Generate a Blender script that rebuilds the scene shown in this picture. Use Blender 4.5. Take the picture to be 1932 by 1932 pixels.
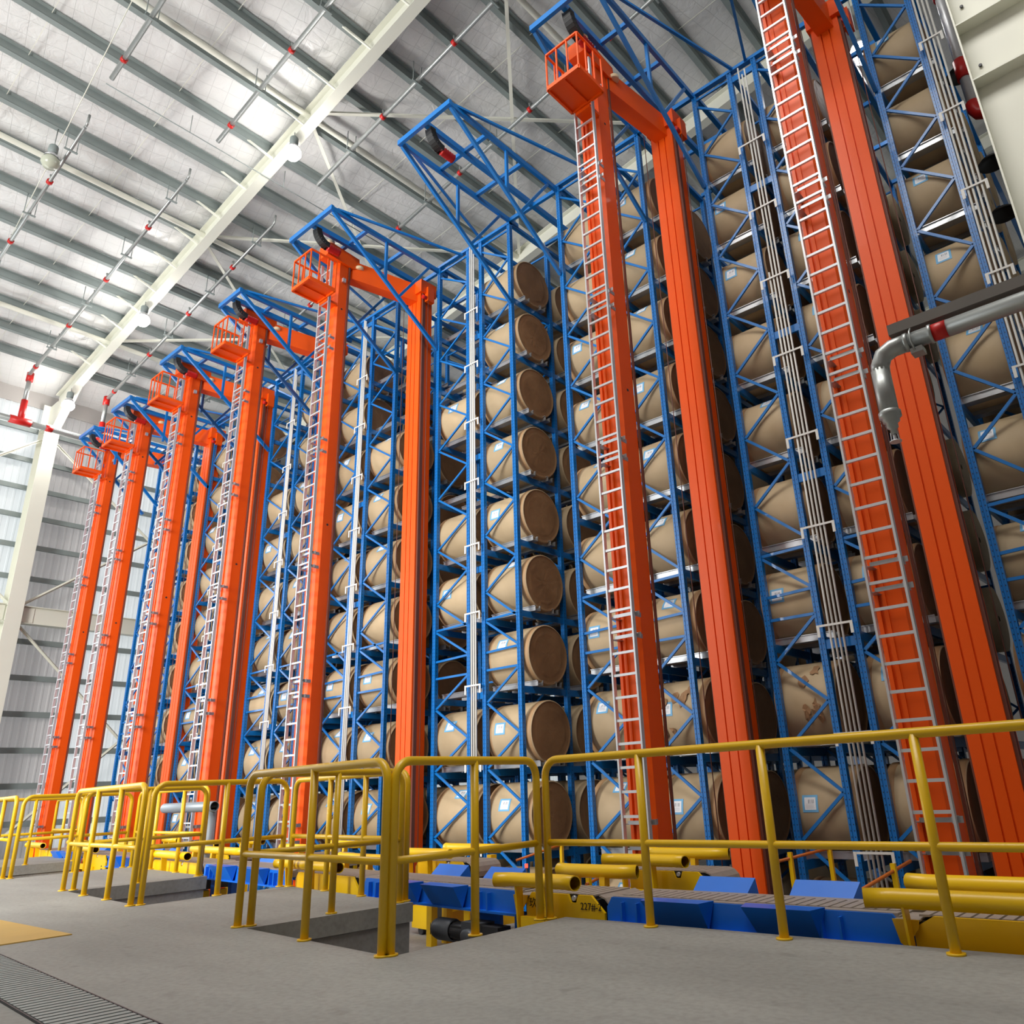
import bpy, math, random
from mathutils import Vector, Matrix

for o in list(bpy.data.objects):
    bpy.data.objects.remove(o)
random.seed(7)
SC = bpy.context.scene
C = SC.collection
R = math.radians

# ------------------------------------------------------------------ camera
F_PX, CX, CY, W = 1472.98, 1044.4, 918.03, 1932.0
YAW, PITCH, ROLL, CAM_H = 0.690945, 0.368253, -0.044677, 0.95
cam_d = bpy.data.cameras.new('camera')
cam_d.sensor_width = 36.0
cam_d.lens = F_PX / W * 36.0
cam_d.shift_x = (W / 2 - CX) / W
cam_d.shift_y = (CY - W / 2) / W
cam_d.clip_start = 0.05
cam_d.clip_end = 300
cam = bpy.data.objects.new('camera', cam_d)
C.objects.link(cam)
fwd = Vector((-math.sin(YAW) * math.cos(PITCH), math.cos(YAW) * math.cos(PITCH), math.sin(PITCH)))
rgt = Vector((math.cos(YAW), math.sin(YAW), 0))
up = rgt.cross(fwd)
r2 = math.cos(ROLL) * rgt + math.sin(ROLL) * up
u2 = -math.sin(ROLL) * rgt + math.cos(ROLL) * up
cam.matrix_world = Matrix(((r2.x, u2.x, -fwd.x, 0), (r2.y, u2.y, -fwd.y, 0), (r2.z, u2.z, -fwd.z, CAM_H), (0, 0, 0, 1)))
SC.camera = cam

# ------------------------------------------------------------------ light
w = bpy.data.worlds.new('daylight')
SC.world = w
w.use_nodes = True
bg = w.node_tree.nodes['Background']
bg.inputs['Color'].default_value = (0.93, 0.97, 1.0, 1)
bg.inputs['Strength'].default_value = 1.4


def area_light(name, loc, target, sx, sy, power, col=(1, 1, 1)):
    d = bpy.data.lights.new(name, 'AREA')
    d.shape = 'RECTANGLE'
    d.size, d.size_y, d.energy, d.color = sx, sy, power, col
    o = bpy.data.objects.new(name, d)
    C.objects.link(o)
    o.location = loc
    o.rotation_euler = (Vector(target) - Vector(loc)).to_track_quat('-Z', 'Y').to_euler()
    return o


# daylight through the open loading side of the hall, behind and left of the viewer
area_light('daylight_opening', (-13, -13, 8.0), (-18, 9, -3.0), 7, 10, 8200, (1, 0.985, 0.96))
# area light added to the daylight of the translucent left wall
area_light('daylight_side', (-31.8, 1.0, 7), (-20, 8, 5), 8, 11, 1300, (0.95, 0.98, 1.0))
# added overhead fill that lifts the platform floor and railings
area_light('overhead_fill', (-3, 1.0, 17.0), (-3, 3.0, 0), 12, 5, 2050, (1, 0.97, 0.92))

vs = SC.view_settings
vs.view_transform = 'Standard'
vs.look = 'None'
vs.exposure = -0.28
vs.gamma = 1.0
vs.use_curve_mapping = False


# ------------------------------------------------------------------ materials
def mat(name, col, rough=0.5, metal=0.0, var=0.0, vscale=3.0, bump=0.0, bscale=40.0, coat=0.0, spec=0.5):
    m = bpy.data.materials.new(name)
    m.use_nodes = True
    nt = m.node_tree
    b = nt.nodes['Principled BSDF']
    b.inputs['Base Color'].default_value = (*col, 1)
    b.inputs['Roughness'].default_value = rough
    b.inputs['Metallic'].default_value = metal
    b.inputs['Coat Weight'].default_value = coat
    b.inputs['Specular IOR Level'].default_value = spec
    tc = nt.nodes.new('ShaderNodeTexCoord')
    if var:
        n = nt.nodes.new('ShaderNodeTexNoise')
        n.inputs['Scale'].default_value = vscale
        n.inputs['Detail'].default_value = 5
        nt.links.new(tc.outputs['Object'], n.inputs['Vector'])
        mp = nt.nodes.new('ShaderNodeMapRange')
        mp.inputs['To Min'].default_value = 1 - var
        mp.inputs['To Max'].default_value = 1 + var
        nt.links.new(n.outputs['Fac'], mp.inputs['Value'])
        mx = nt.nodes.new('ShaderNodeVectorMath')
        mx.operation = 'SCALE'
        mx.inputs[0].default_value = col
        nt.links.new(mp.outputs['Result'], mx.inputs['Scale'])
        nt.links.new(mx.outputs['Vector'], b.inputs['Base Color'])
    if bump:
        n2 = nt.nodes.new('ShaderNodeTexNoise')
        n2.inputs['Scale'].default_value = bscale
        n2.inputs['Detail'].default_value = 3
        nt.links.new(tc.outputs['Object'], n2.inputs['Vector'])
        bp = nt.nodes.new('ShaderNodeBump')
        bp.inputs['Strength'].default_value = bump
        bp.inputs['Distance'].default_value = 0.02
        nt.links.new(n2.outputs['Fac'], bp.inputs['Height'])
        nt.links.new(bp.outputs['Normal'], b.inputs['Normal'])
    return m


def lin(r, g, b):
    f = lambda c: (c / 255 / 12.92) if c <= 10 else (((c / 255) + 0.055) / 1.055) ** 2.4
    return (f(r), f(g), f(b))


M = {}
M['blue'] = mat('rack_blue', lin(8, 112, 190), 0.32, 0, 0.06, 4, coat=0.2)
M['orange'] = mat('crane_orange', lin(240, 87, 4), 0.42, 0, 0.08, 1.5, coat=0.03, spec=0.35)
M['orange_groove'] = mat('crane_groove', lin(110, 62, 48), 0.6, 0, 0.1, 3)
M['yellow'] = mat('machine_yellow', lin(242, 196, 6), 0.38, 0, 0.06, 3, coat=0.15)
M['rail_yellow'] = mat('railing_yellow', lin(222, 178, 8), 0.38, 0, 0.10, 6, coat=0.15)
M['deep_blue'] = mat('conveyor_blue', lin(18, 112, 222), 0.38, 0, 0.08, 3, coat=0.1)
M['galv'] = mat('galvanised', (0.52, 0.54, 0.56), 0.36, 0.8, 0.12, 8)
M['alu'] = mat('aluminium', (0.66, 0.67, 0.69), 0.34, 0.5, 0.05, 5)
M['white'] = mat('white_paint', lin(228, 228, 214), 0.45, 0, 0.04, 1.2)
M['conduit'] = mat('conduit_white', lin(226, 226, 220), 0.4, 0, 0.03, 4)
M['grey_steel'] = mat('purlin_grey', lin(136, 146, 144), 0.5, 0.0, 0.12, 2)
M['pipe'] = mat('pipe_galv', (0.40, 0.42, 0.41), 0.38, 0.6, 0.12, 6)
M['red'] = mat('pipe_red', lin(200, 28, 22), 0.4, 0, 0.06, 5)
M['black'] = mat('black_rubber', (0.015, 0.015, 0.016), 0.45)
M['dark'] = mat('dark_metal', (0.05, 0.05, 0.055), 0.5, 0.4, 0.1, 6)
M['motor'] = mat('motor_grey', lin(88, 92, 98), 0.45, 0.2, 0.08, 8)
M['slat'] = mat('conveyor_slat', lin(156, 146, 136), 0.55, 0.1, 0.25, 10)
M['glass_grey'] = mat('lamp_glass_grey', lin(186, 190, 172), 0.25)
M['cream'] = mat('cream_roller', lin(226, 206, 166), 0.5)
M['rod'] = mat('orange_rod', lin(196, 104, 34), 0.5, 0, 0.1, 8)
M['channel'] = mat('channel_brown_grey', (0.15, 0.135, 0.12), 0.55, 0.1, 0.1, 5)
M['greypipe'] = mat('grey_pipe', lin(150, 160, 168), 0.4, 0.2, 0.05, 4)
M['rope'] = mat('hoist_rope', lin(104, 66, 56), 0.6)
M['ink'] = mat('black_ink', (0.02, 0.015, 0.01), 0.6)


def concrete(name, col, streak):
    m = mat(name, col, 0.72, 0, 0.0)
    nt = m.node_tree
    b = nt.nodes['Principled BSDF']
    tc = [n for n in nt.nodes if n.type == 'TEX_COORD'][0]
    n1 = nt.nodes.new('ShaderNodeTexNoise'); n1.inputs['Scale'].default_value = 0.55; n1.inputs['Detail'].default_value = 8; n1.inputs['Roughness'].default_value = 0.62
    n2 = nt.nodes.new('ShaderNodeTexNoise'); n2.inputs['Scale'].default_value = 26; n2.inputs['Detail'].default_value = 4
    n3 = nt.nodes.new('ShaderNodeTexNoise'); n3.inputs['Scale'].default_value = 7; n3.inputs['Detail'].default_value = 2
    mp = nt.nodes.new('ShaderNodeMapping'); mp.inputs['Scale'].default_value = streak
    nt.links.new(tc.outputs['Object'], mp.inputs['Vector'])
    nt.links.new(mp.outputs['Vector'], n1.inputs['Vector'])
    nt.links.new(tc.outputs['Object'], n2.inputs['Vector'])
    nt.links.new(tc.outputs['Object'], n3.inputs['Vector'])
    r1 = nt.nodes.new('ShaderNodeValToRGB')
    r1.color_ramp.elements[0].position = 0.33; r1.color_ramp.elements[0].color = (*[c * 0.78 for c in col], 1)
    r1.color_ramp.elements[1].position = 0.66; r1.color_ramp.elements[1].color = (*[c * 1.15 for c in col], 1)
    nt.links.new(n1.outputs['Fac'], r1.inputs['Fac'])
    r2_ = nt.nodes.new('ShaderNodeValToRGB')
    r2_.color_ramp.elements[0].position = 0.25; r2_.color_ramp.elements[0].color = (0.82, 0.81, 0.80, 1)
    r2_.color_ramp.elements[1].position = 0.6; r2_.color_ramp.elements[1].color = (1, 1, 1, 1)
    nt.links.new(n2.outputs['Fac'], r2_.inputs['Fac'])
    r3 = nt.nodes.new('ShaderNodeValToRGB')
    r3.color_ramp.elements[0].position = 0.24; r3.color_ramp.elements[0].color = (0.72, 0.71, 0.70, 1)
    r3.color_ramp.elements[1].position = 0.38; r3.color_ramp.elements[1].color = (1, 1, 1, 1)
    nt.links.new(n3.outputs['Fac'], r3.inputs['Fac'])
    mx = nt.nodes.new('ShaderNodeMix'); mx.data_type = 'RGBA'; mx.blend_type = 'MULTIPLY'; mx.inputs['Factor'].default_value = 1
    nt.links.new(r1.outputs['Color'], mx.inputs['A']); nt.links.new(r2_.outputs['Color'], mx.inputs['B'])
    mx2 = nt.nodes.new('ShaderNodeMix'); mx2.data_type = 'RGBA'; mx2.blend_type = 'MULTIPLY'; mx2.inputs['Factor'].default_value = 0.6
    nt.links.new(mx.outputs['Result'], mx2.inputs['A']); nt.links.new(r3.outputs['Color'], mx2.inputs['B'])
    nt.links.new(mx2.outputs['Result'], b.inputs['Base Color'])
    bp = nt.nodes.new('ShaderNodeBump'); bp.inputs['Strength'].default_value = 0.15; bp.inputs['Distance'].default_value = 0.01
    nt.links.new(n2.outputs['Fac'], bp.inputs['Height']); nt.links.new(bp.outputs['Normal'], b.inputs['Normal'])
    return m


M['concrete'] = concrete('platform_concrete', (0.285, 0.285, 0.262), (0.5, 1.4, 1))
M['pit'] = concrete('pit_concrete', (0.30, 0.295, 0.28), (1, 1, 1))
M['plate'] = mat('tan_steel_plate', lin(196, 162, 84), 0.55, 0.1, 0.12, 2.5)


def paper_mat(name, col, hi, rings=False):
    m = mat(name, col, 0.62, 0, 0.0)
    nt = m.node_tree
    b = nt.nodes['Principled BSDF']
    tc = [n for n in nt.nodes if n.type == 'TEX_COORD'][0]
    n1 = nt.nodes.new('ShaderNodeTexNoise'); n1.inputs['Scale'].default_value = 2.2; n1.inputs['Detail'].default_value = 6
    oi = nt.nodes.new('ShaderNodeObjectInfo')
    ad = nt.nodes.new('ShaderNodeVectorMath'); ad.operation = 'ADD'
    nt.links.new(tc.outputs['Object'], ad.inputs[0]); nt.links.new(oi.outputs['Location'], ad.inputs[1])
    nt.links.new(ad.outputs['Vector'], n1.inputs['Vector'])
    rp = nt.nodes.new('ShaderNodeValToRGB')
    rp.color_ramp.elements[0].position = 0.3; rp.color_ramp.elements[0].color = (*col, 1)
    rp.color_ramp.elements[1].position = 0.7; rp.color_ramp.elements[1].color = (*hi, 1)
    nt.links.new(n1.outputs['Fac'], rp.inputs['Fac'])
    hs = nt.nodes.new('ShaderNodeHueSaturation')
    mr = nt.nodes.new('ShaderNodeMapRange'); mr.inputs['To Min'].default_value = 0.86; mr.inputs['To Max'].default_value = 1.12
    nt.links.new(oi.outputs['Random'], mr.inputs['Value']); nt.links.new(mr.outputs['Result'], hs.inputs['Value'])
    nt.links.new(rp.outputs['Color'], hs.inputs['Color']); nt.links.new(hs.outputs['Color'], b.inputs['Base Color'])
    bp = nt.nodes.new('ShaderNodeBump'); bp.inputs['Strength'].default_value = 0.35 if rings else 0.12; bp.inputs['Distance'].default_value = 0.02
    if rings:
        n2 = nt.nodes.new('ShaderNodeTexNoise'); n2.inputs['Scale'].default_value = 9; n2.inputs['Detail'].default_value = 6; n2.inputs['Distortion'].default_value = 0.6
        nt.links.new(ad.outputs['Vector'], n2.inputs['Vector']); nt.links.new(n2.outputs['Fac'], bp.inputs['Height'])
    else:
        nt.links.new(n1.outputs['Fac'], bp.inputs['Height'])
    nt.links.new(bp.outputs['Normal'], b.inputs['Normal'])
    return m


M['kraft'] = paper_mat('kraft_wrapper', (0.44, 0.33, 0.195), (0.52, 0.395, 0.24))
M['kraft_end'] = paper_mat('kraft_end_disc', lin(132, 98, 66), lin(158, 121, 84), True)
M['kraft_band'] = mat('kraft_overlap_band', lin(178, 142, 102), 0.6, 0, 0.08, 5)


M['kraft_torn'] = mat('kraft_torn', lin(160, 122, 86), 0.7, 0, 0.25, 9)


def sticker_mat():
    m = mat('roll_sticker', (0.85, 0.87, 0.9), 0.5)
    nt = m.node_tree
    b = nt.nodes['Principled BSDF']
    uv = nt.nodes.new('ShaderNodeUVMap')
    sp = nt.nodes.new('ShaderNodeSeparateXYZ')
    nt.links.new(uv.outputs['UV'], sp.inputs['Vector'])

    def mth(op, a, b_=None, c_=None):
        n = nt.nodes.new('ShaderNodeMath'); n.operation = op
        for i, v in enumerate((a, b_, c_)):
            if v is None: continue
            if isinstance(v, (int, float)): n.inputs[i].default_value = v
            else: nt.links.new(v, n.inputs[i])
        return n.outputs[0]
    x, y = sp.outputs['X'], sp.outputs['Y']
    bx = mth('LESS_THAN', mth('ABSOLUTE', mth('SUBTRACT', x, 0.5)), 0.36)
    by = mth('LESS_THAN', mth('ABSOLUTE', mth('SUBTRACT', y, 0.5)), 0.36)
    inner = mth('MULTIPLY', bx, by)
    bars = mth('GREATER_THAN', mth('SINE', mth('ADD', mth('MULTIPLY', x, 95), mth('MULTIPLY', mth('SINE', mth('MULTIPLY', x, 37)), 2))), 0.1)
    zone = mth('MULTIPLY', mth('LESS_THAN', mth('ABSOLUTE', mth('SUBTRACT', x, 0.58)), 0.2), mth('LESS_THAN', mth('ABSOLUTE', mth('SUBTRACT', y, 0.62)), 0.11))
    lines = mth('MULTIPLY', mth('GREATER_THAN', mth('SINE', mth('MULTIPLY', y, 80)), 0.6), mth('MULTIPLY', mth('LESS_THAN', mth('ABSOLUTE', mth('SUBTRACT', y, 0.36)), 0.13), mth('LESS_THAN', mth('ABSOLUTE', mth('SUBTRACT', x, 0.48)), 0.26)))
    ink = mth('MAXIMUM', mth('MULTIPLY', bars, zone), mth('MULTIPLY', lines, 0.6))
    m1 = nt.nodes.new('ShaderNodeMix'); m1.data_type = 'RGBA'
    m1.inputs['A'].default_value = (*lin(112, 178, 222), 1); m1.inputs['B'].default_value = (0.85, 0.87, 0.9, 1)
    nt.links.new(inner, m1.inputs['Factor'])
    m2 = nt.nodes.new('ShaderNodeMix'); m2.data_type = 'RGBA'
    m2.inputs['B'].default_value = (0.1, 0.12, 0.16, 1)
    nt.links.new(mth('MULTIPLY', ink, 0.75), m2.inputs['Factor']); nt.links.new(m1.outputs['Result'], m2.inputs['A'])
    nt.links.new(m2.outputs['Result'], b.inputs['Base Color'])
    return m


M['sticker'] = sticker_mat()


def upright_mat():
    """rack blue with the punched rows of slots (dark dots every 75 mm)"""
    m = mat('rack_blue_punched', lin(8, 112, 190), 0.32, 0, 0, coat=0.2)
    nt = m.node_tree
    b = nt.nodes['Principled BSDF']
    tc = [n for n in nt.nodes if n.type == 'TEX_COORD'][0]
    sp = nt.nodes.new('ShaderNodeSeparateXYZ'); nt.links.new(tc.outputs['Object'], sp.inputs['Vector'])

    def mth(op, a, b_=None):
        n = nt.nodes.new('ShaderNodeMath'); n.operation = op
        for i, v in enumerate((a, b_)):
            if v is None: continue
            if isinstance(v, (int, float)): n.inputs[i].default_value = v
            else: nt.links.new(v, n.inputs[i])
        return n.outputs[0]
    pz = mth('PINGPONG', sp.outputs['Z'], 0.0375)
    dz = mth('LESS_THAN', pz, 0.0085)
    ax = mth('ABSOLUTE', mth('SUBTRACT', mth('ABSOLUTE', mth('SUBTRACT', sp.outputs['X'], 0.045)), 0.024))
    ay = mth('ABSOLUTE', mth('SUBTRACT', sp.outputs['Y'], 0.045))
    dx = mth('LESS_THAN', ax, 0.006)
    dy = mth('LESS_THAN', ay, 0.008)
    g = nt.nodes.new('ShaderNodeNewGeometry')
    sn = nt.nodes.new('ShaderNodeSeparateXYZ'); nt.links.new(g.outputs['Normal'], sn.inputs['Vector'])
    front = mth('GREATER_THAN', mth('ABSOLUTE', sn.outputs['Y']), 0.7)
    side = mth('GREATER_THAN', mth('ABSOLUTE', sn.outputs['X']), 0.7)
    hole = mth('MULTIPLY', dz, mth('MAXIMUM', mth('MULTIPLY', front, dx), mth('MULTIPLY', side, dy)))
    mx = nt.nodes.new('ShaderNodeMix'); mx.data_type = 'RGBA'
    mx.inputs['A'].default_value = (*lin(8, 112, 190), 1); mx.inputs['B'].default_value = (0.004, 0.012, 0.03, 1)
    nt.links.new(hole, mx.inputs['Factor']); nt.links.new(mx.outputs['Result'], b.inputs['Base Color'])
    return m


M['upright'] = upright_mat()


def insulation_mat():
    m = mat('insulation_sheet', (0.74, 0.73, 0.72), 0.32, 0)
    nt = m.node_tree
    b = nt.nodes['Principled BSDF']
    tc = [n for n in nt.nodes if n.type == 'TEX_COORD'][0]
    br = nt.nodes.new('ShaderNodeTexBrick')
    br.offset = 0.0
    br.inputs['Scale'].default_value = 1.0
    br.inputs['Brick Width'].default_value = 0.42
    br.inputs['Row Height'].default_value = 0.42
    br.inputs['Mortar Size'].default_value = 0.006
    br.inputs['Mortar Smooth'].default_value = 0.6
    mp = nt.nodes.new('ShaderNodeMapping'); mp.inputs['Rotation'].default_value = (0, 0, R(12))
    nt.links.new(tc.outputs['Object'], mp.inputs['Vector']); nt.links.new(mp.outputs['Vector'], br.inputs['Vector'])
    n = nt.nodes.new('ShaderNodeTexNoise'); n.inputs['Scale'].default_value = 2.6; n.inputs['Detail'].default_value = 6; n.inputs['Distortion'].default_value = 1.2
    nt.links.new(tc.outputs['Object'], n.inputs['Vector'])
    mx = nt.nodes.new('ShaderNodeMix'); mx.data_type = 'RGBA'
    mx.inputs['A'].default_value = (0.80, 0.80, 0.785, 1); mx.inputs['B'].default_value = (0.66, 0.66, 0.65, 1)
    nt.links.new(br.outputs['Fac'], mx.inputs['Factor']); nt.links.new(mx.outputs['Result'], b.inputs['Base Color'])
    ad = nt.nodes.new('ShaderNodeMath'); ad.operation = 'MULTIPLY_ADD'; ad.inputs[1].default_value = -0.5
    nt.links.new(br.outputs['Fac'], ad.inputs[0]); nt.links.new(n.outputs['Fac'], ad.inputs[2])
    bp = nt.nodes.new('ShaderNodeBump'); bp.inputs['Strength'].default_value = 0.5; bp.inputs['Distance'].default_value = 0.06
    nt.links.new(ad.outputs[0], bp.inputs['Height']); nt.links.new(bp.outputs['Normal'], b.inputs['Normal'])
    return m


M['insulation'] = insulation_mat()


def translucent_mat(name, dcol, tcol, fac):
    m = bpy.data.materials.new(name)
    m.use_nodes = True
    nt = m.node_tree
    nt.nodes.clear()
    o = nt.nodes.new('ShaderNodeOutputMaterial')
    d = nt.nodes.new('ShaderNodeBsdfDiffuse'); d.inputs['Color'].default_value = (*dcol, 1)
    t = nt.nodes.new('ShaderNodeBsdfTranslucent'); t.inputs['Color'].default_value = (*tcol, 1)
    mx = nt.nodes.new('ShaderNodeMixShader'); mx.inputs[0].default_value = fac
    nt.links.new(d.outputs[0], mx.inputs[1]); nt.links.new(t.outputs[0], mx.inputs[2]); nt.links.new(mx.outputs[0], o.inputs[0])
    return m


M['daylight_panel'] = translucent_mat('daylight_panel', (0.78, 0.80, 0.80), (0.84, 0.88, 0.88), 0.52)
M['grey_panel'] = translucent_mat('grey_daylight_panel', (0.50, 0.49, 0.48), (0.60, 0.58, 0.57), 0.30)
M['wall_grey'] = mat('steel_sheet_grey', lin(178, 174, 170), 0.5, 0.0, 0.05, 1)


def emit_mat(name, col, s):
    m = bpy.data.materials.new(name)
    m.use_nodes = True
    nt = m.node_tree
    nt.nodes.clear()
    o = nt.nodes.new('ShaderNodeOutputMaterial'); e = nt.nodes.new('ShaderNodeEmission')
    e.inputs[0].default_value = (*col, 1); e.inputs[1].default_value = s
    nt.links.new(e.outputs[0], o.inputs[0])
    return m


M['bulb'] = emit_mat('lamp_glow', (1, 0.97, 0.95), 22)
M['red_led'] = emit_mat('red_led', (1, 0.06, 0.03), 4)


# ------------------------------------------------------------------ mesh helpers
class MB:
    def __init__(self):
        self.v, self.f, self.uv, self.mi = [], [], {}, []
        self.sm = set()

    def quad_box(self, p):
        n = len(self.v)
        self.v += [tuple(q) for q in p]
        for a in ((0, 3, 2, 1), (4, 5, 6, 7), (0, 1, 5, 4), (1, 2, 6, 5), (2, 3, 7, 6), (3, 0, 4, 7)):
            self.f.append(tuple(n + i for i in a))
        return self

    def box(self, x0, y0, z0, x1, y1, z1):
        return self.quad_box([(x0, y0, z0), (x1, y0, z0), (x1, y1, z0), (x0, y1, z0), (x0, y0, z1), (x1, y0, z1), (x1, y1, z1), (x0, y1, z1)])

    def bar(self, a, b, w, h, upv=(0, 0, 1)):
        """rectangular bar between two points, w across, h along upv"""
        a, b = Vector(a), Vector(b)
        d = (b - a).normalized()
        u = Vector(upv)
        if abs(d.dot(u)) > 0.97: u = Vector((0, 1, 0))
        s = d.cross(u).normalized() * (w / 2)
        t = s.cross(d).normalized() * (h / 2)
        return self.quad_box([a - s - t, a + s - t, a + s + t, a - s + t, b - s - t, b + s - t, b + s + t, b - s + t])

    def tube(self, pts, r, n=10, caps=True, radii=None):
        pts = [Vector(p) for p in pts]
        base = len(self.v)
        prev = None
        for i, p in enumerate(pts):
            d = (pts[min(i + 1, len(pts) - 1)] - pts[max(i - 1, 0)]).normalized()
            if prev is None:
                u = Vector((0, 0, 1)) if abs(d.z) < 0.9 else Vector((0, 1, 0))
                s = d.cross(u).normalized()
            else:
                s = (prev - d * prev.dot(d)).normalized()
            prev = s
            t = s.cross(d)
            rr = radii[i] if radii else r
            for k in range(n):
                a = 2 * math.pi * k / n
                self.v.append(tuple(p + (s * math.cos(a) + t * math.sin(a)) * rr))
        for i in range(len(pts) - 1):
            for k in range(n):
                q = base + i * n
                self.sm.add(len(self.f))
                self.f.append((q + k, q + (k + 1) % n, q + n + (k + 1) % n, q + n + k))
        if caps:
            self.f.append(tuple(base + k for k in reversed(range(n))))
            q = base + (len(pts) - 1) * n
            self.f.append(tuple(q + k for k in range(n)))
        return self

    def lathe(self, prof, n=20, axis='Z', c=(0, 0, 0)):
        """profile of (radius, height) turned about an axis"""
        base = len(self.v)
        for r, h in prof:
            for k in range(n):
                a = 2 * math.pi * k / n
                x, y = r * math.cos(a), r * math.sin(a)
                p = (x, y, h) if axis == 'Z' else ((h, x, y) if axis == 'X' else (y, h, x))
                self.v.append((p[0] + c[0], p[1] + c[1], p[2] + c[2]))
        for i in range(len(prof) - 1):
            for k in range(n):
                q = base + i * n
                self.sm.add(len(self.f))
                self.f.append((q + k, q + (k + 1) % n, q + n + (k + 1) % n, q + n + k))
        return self

    def prism(self, poly, ax, a0, a1):
        """polygon in the plane normal to axis ax ('X','Y','Z') swept from a0 to a1"""
        n = len(poly)
        base = len(self.v)
        for a in (a0, a1):
            for u, v in poly:
                self.v.append({'X': (a, u, v), 'Y': (u, a, v), 'Z': (u, v, a)}[ax])
        self.f.append(tuple(base + i for i in reversed(range(n))))
        self.f.append(tuple(base + n + i for i in range(n)))
        for i in range(n):
            j = (i + 1) % n
            self.f.append((base + i, base + j, base + n + j, base + n + i))
        return self

    def mesh(self, name, m):
        me = bpy.data.meshes.new(name)
        me.from_pydata(self.v, [], self.f)
        me.materials.append(m)
        if self.sm:
            me.polygons.foreach_set('use_smooth', [i in self.sm for i in range(len(self.f))])
        me.update()
        return me

    def build(self, name, m, parent=None):
        return link(name, self.mesh(name, m), parent)


def recalc(me):
    import bmesh
    bm = bmesh.new(); bm.from_mesh(me)
    bmesh.ops.recalc_face_normals(bm, faces=bm.faces)
    bm.to_mesh(me); bm.free()
    return me


def link(name, me, parent=None, loc=None):
    o = bpy.data.objects.new(name, me)
    C.objects.link(o)
    if parent is not None: o.parent = parent
    if loc is not None: o.location = loc
    return o


def tag(o, label=None, cat=None, group=None, kind=None):
    if label: o['label'] = label
    if cat: o['category'] = cat
    if group: o['group'] = group
    if kind: o['kind'] = kind
    return o


def thing(name, label, cat, loc=(0, 0, 0), rz=0, group=None):
    o = bpy.data.objects.new(name, None)
    C.objects.link(o)
    o.empty_display_size = 0.2
    o.location = loc
    o.rotation_euler = (0, 0, rz)
    return tag(o, label, cat, group)


def structure(name, mb, m, parent=None):
    o = mb.build(name, m, parent)
    if parent is None: o['kind'] = 'structure'
    return o


ORD = ['zeroth', 'first', 'second', 'third', 'fourth', 'fifth', 'sixth', 'seventh', 'eighth', 'ninth', 'tenth', 'eleventh', 'twelfth']

# ================================================================== the setting
SL = 0.153
XW = -32.7


def zr(x, off=0.0):
    """height of the rafter underside at x (roof slopes up towards +x)"""
    return 16.73 + SL * (x + 28.86) + off


# ---- platform floor with its pits
OUT = [(14, -28), (14, 5.33), (-4.48, 5.33), (-4.50, 3.62), (-6.55, 3.80), (-6.43, 5.42), (-9.12, 5.78), (-9.14, 4.08), (-11.75, 4.33), (-11.68, 6.10),
       (-15.15, 6.50), (-15.10, 4.72), (-18.45, 5.10), (-18.35, 6.92), (-21.3, 7.36), (-21.3, 5.45), (-33.6, 6.6), (-33.6, -28)]


def poly_slab(name, poly, z0, z1, m, parent=None):
    from mathutils.geometry import tessellate_polygon
    n = len(poly)
    tris = tessellate_polygon([[Vector((x, y, 0)) for x, y in poly]])
    v = [(x, y, z1) for x, y in poly] + [(x, y, z0) for x, y in poly]
    f = [tuple(t) for t in tris] + [tuple(i + n for i in reversed(t)) for t in tris]
    f += [(i, n + i, n + (i + 1) % n, (i + 1) % n) for i in range(n)]
    me = bpy.data.meshes.new(name)
    me.from_pydata(v, [], f)
    me.materials.append(m)
    recalc(me)
    return link(name, me, parent)


fl = poly_slab('floor', OUT, -0.16, 0.0, M['concrete'])
tag(fl, 'grey concrete platform floor with stepped edge in front of the conveyors', kind='structure')


OUT2 = [(14, -28), (14, 5.31), (-4.50, 5.31), (-4.52, 3.60), (-6.57, 3.78), (-6.45, 5.40), (-9.10, 5.76), (-9.12, 4.06), (-11.77, 4.31), (-11.70, 6.08),
        (-15.13, 6.48), (-15.08, 4.70), (-18.47, 5.08), (-18.37, 6.90), (-21.28, 7.34), (-21.28, 5.43), (-33.6, 6.58), (-33.6, -28)]
poly_slab('pit_wall', OUT2, -0.95, -0.165, M['pit'], fl)
lo = structure('floor_lower', MB().box(-33.6, 3.0, -1.1, 14, 9.6, -0.9), M['pit'])
lo['label'] = 'lower grey concrete floor of the conveyor pit'
structure('crane_pit_floor', MB().box(-33.6, 9.6, -1.8, 14, 40, -1.6), M['pit'], lo)
structure('crane_pit_edge', MB().box(-33.6, 9.5, -1.6, 14, 9.6, -1.1), M['pit'], lo)

# ---- ceiling sheet: quilted insulation, sagging a little between the purlins
PURX = [-31.45, -30.1, -28.8, -27.5, -26.24, -24.95, -23.5, -22.1, -20.7, -19.22, -17.74, -16.18, -14.7, -13.15, -11.6, -10.1, -8.6, -7.1, -5.6, -4.1, -2.6, -1.1, 0.4, 1.9, 3.4, 4.9, 6.4, 7.9]


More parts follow.
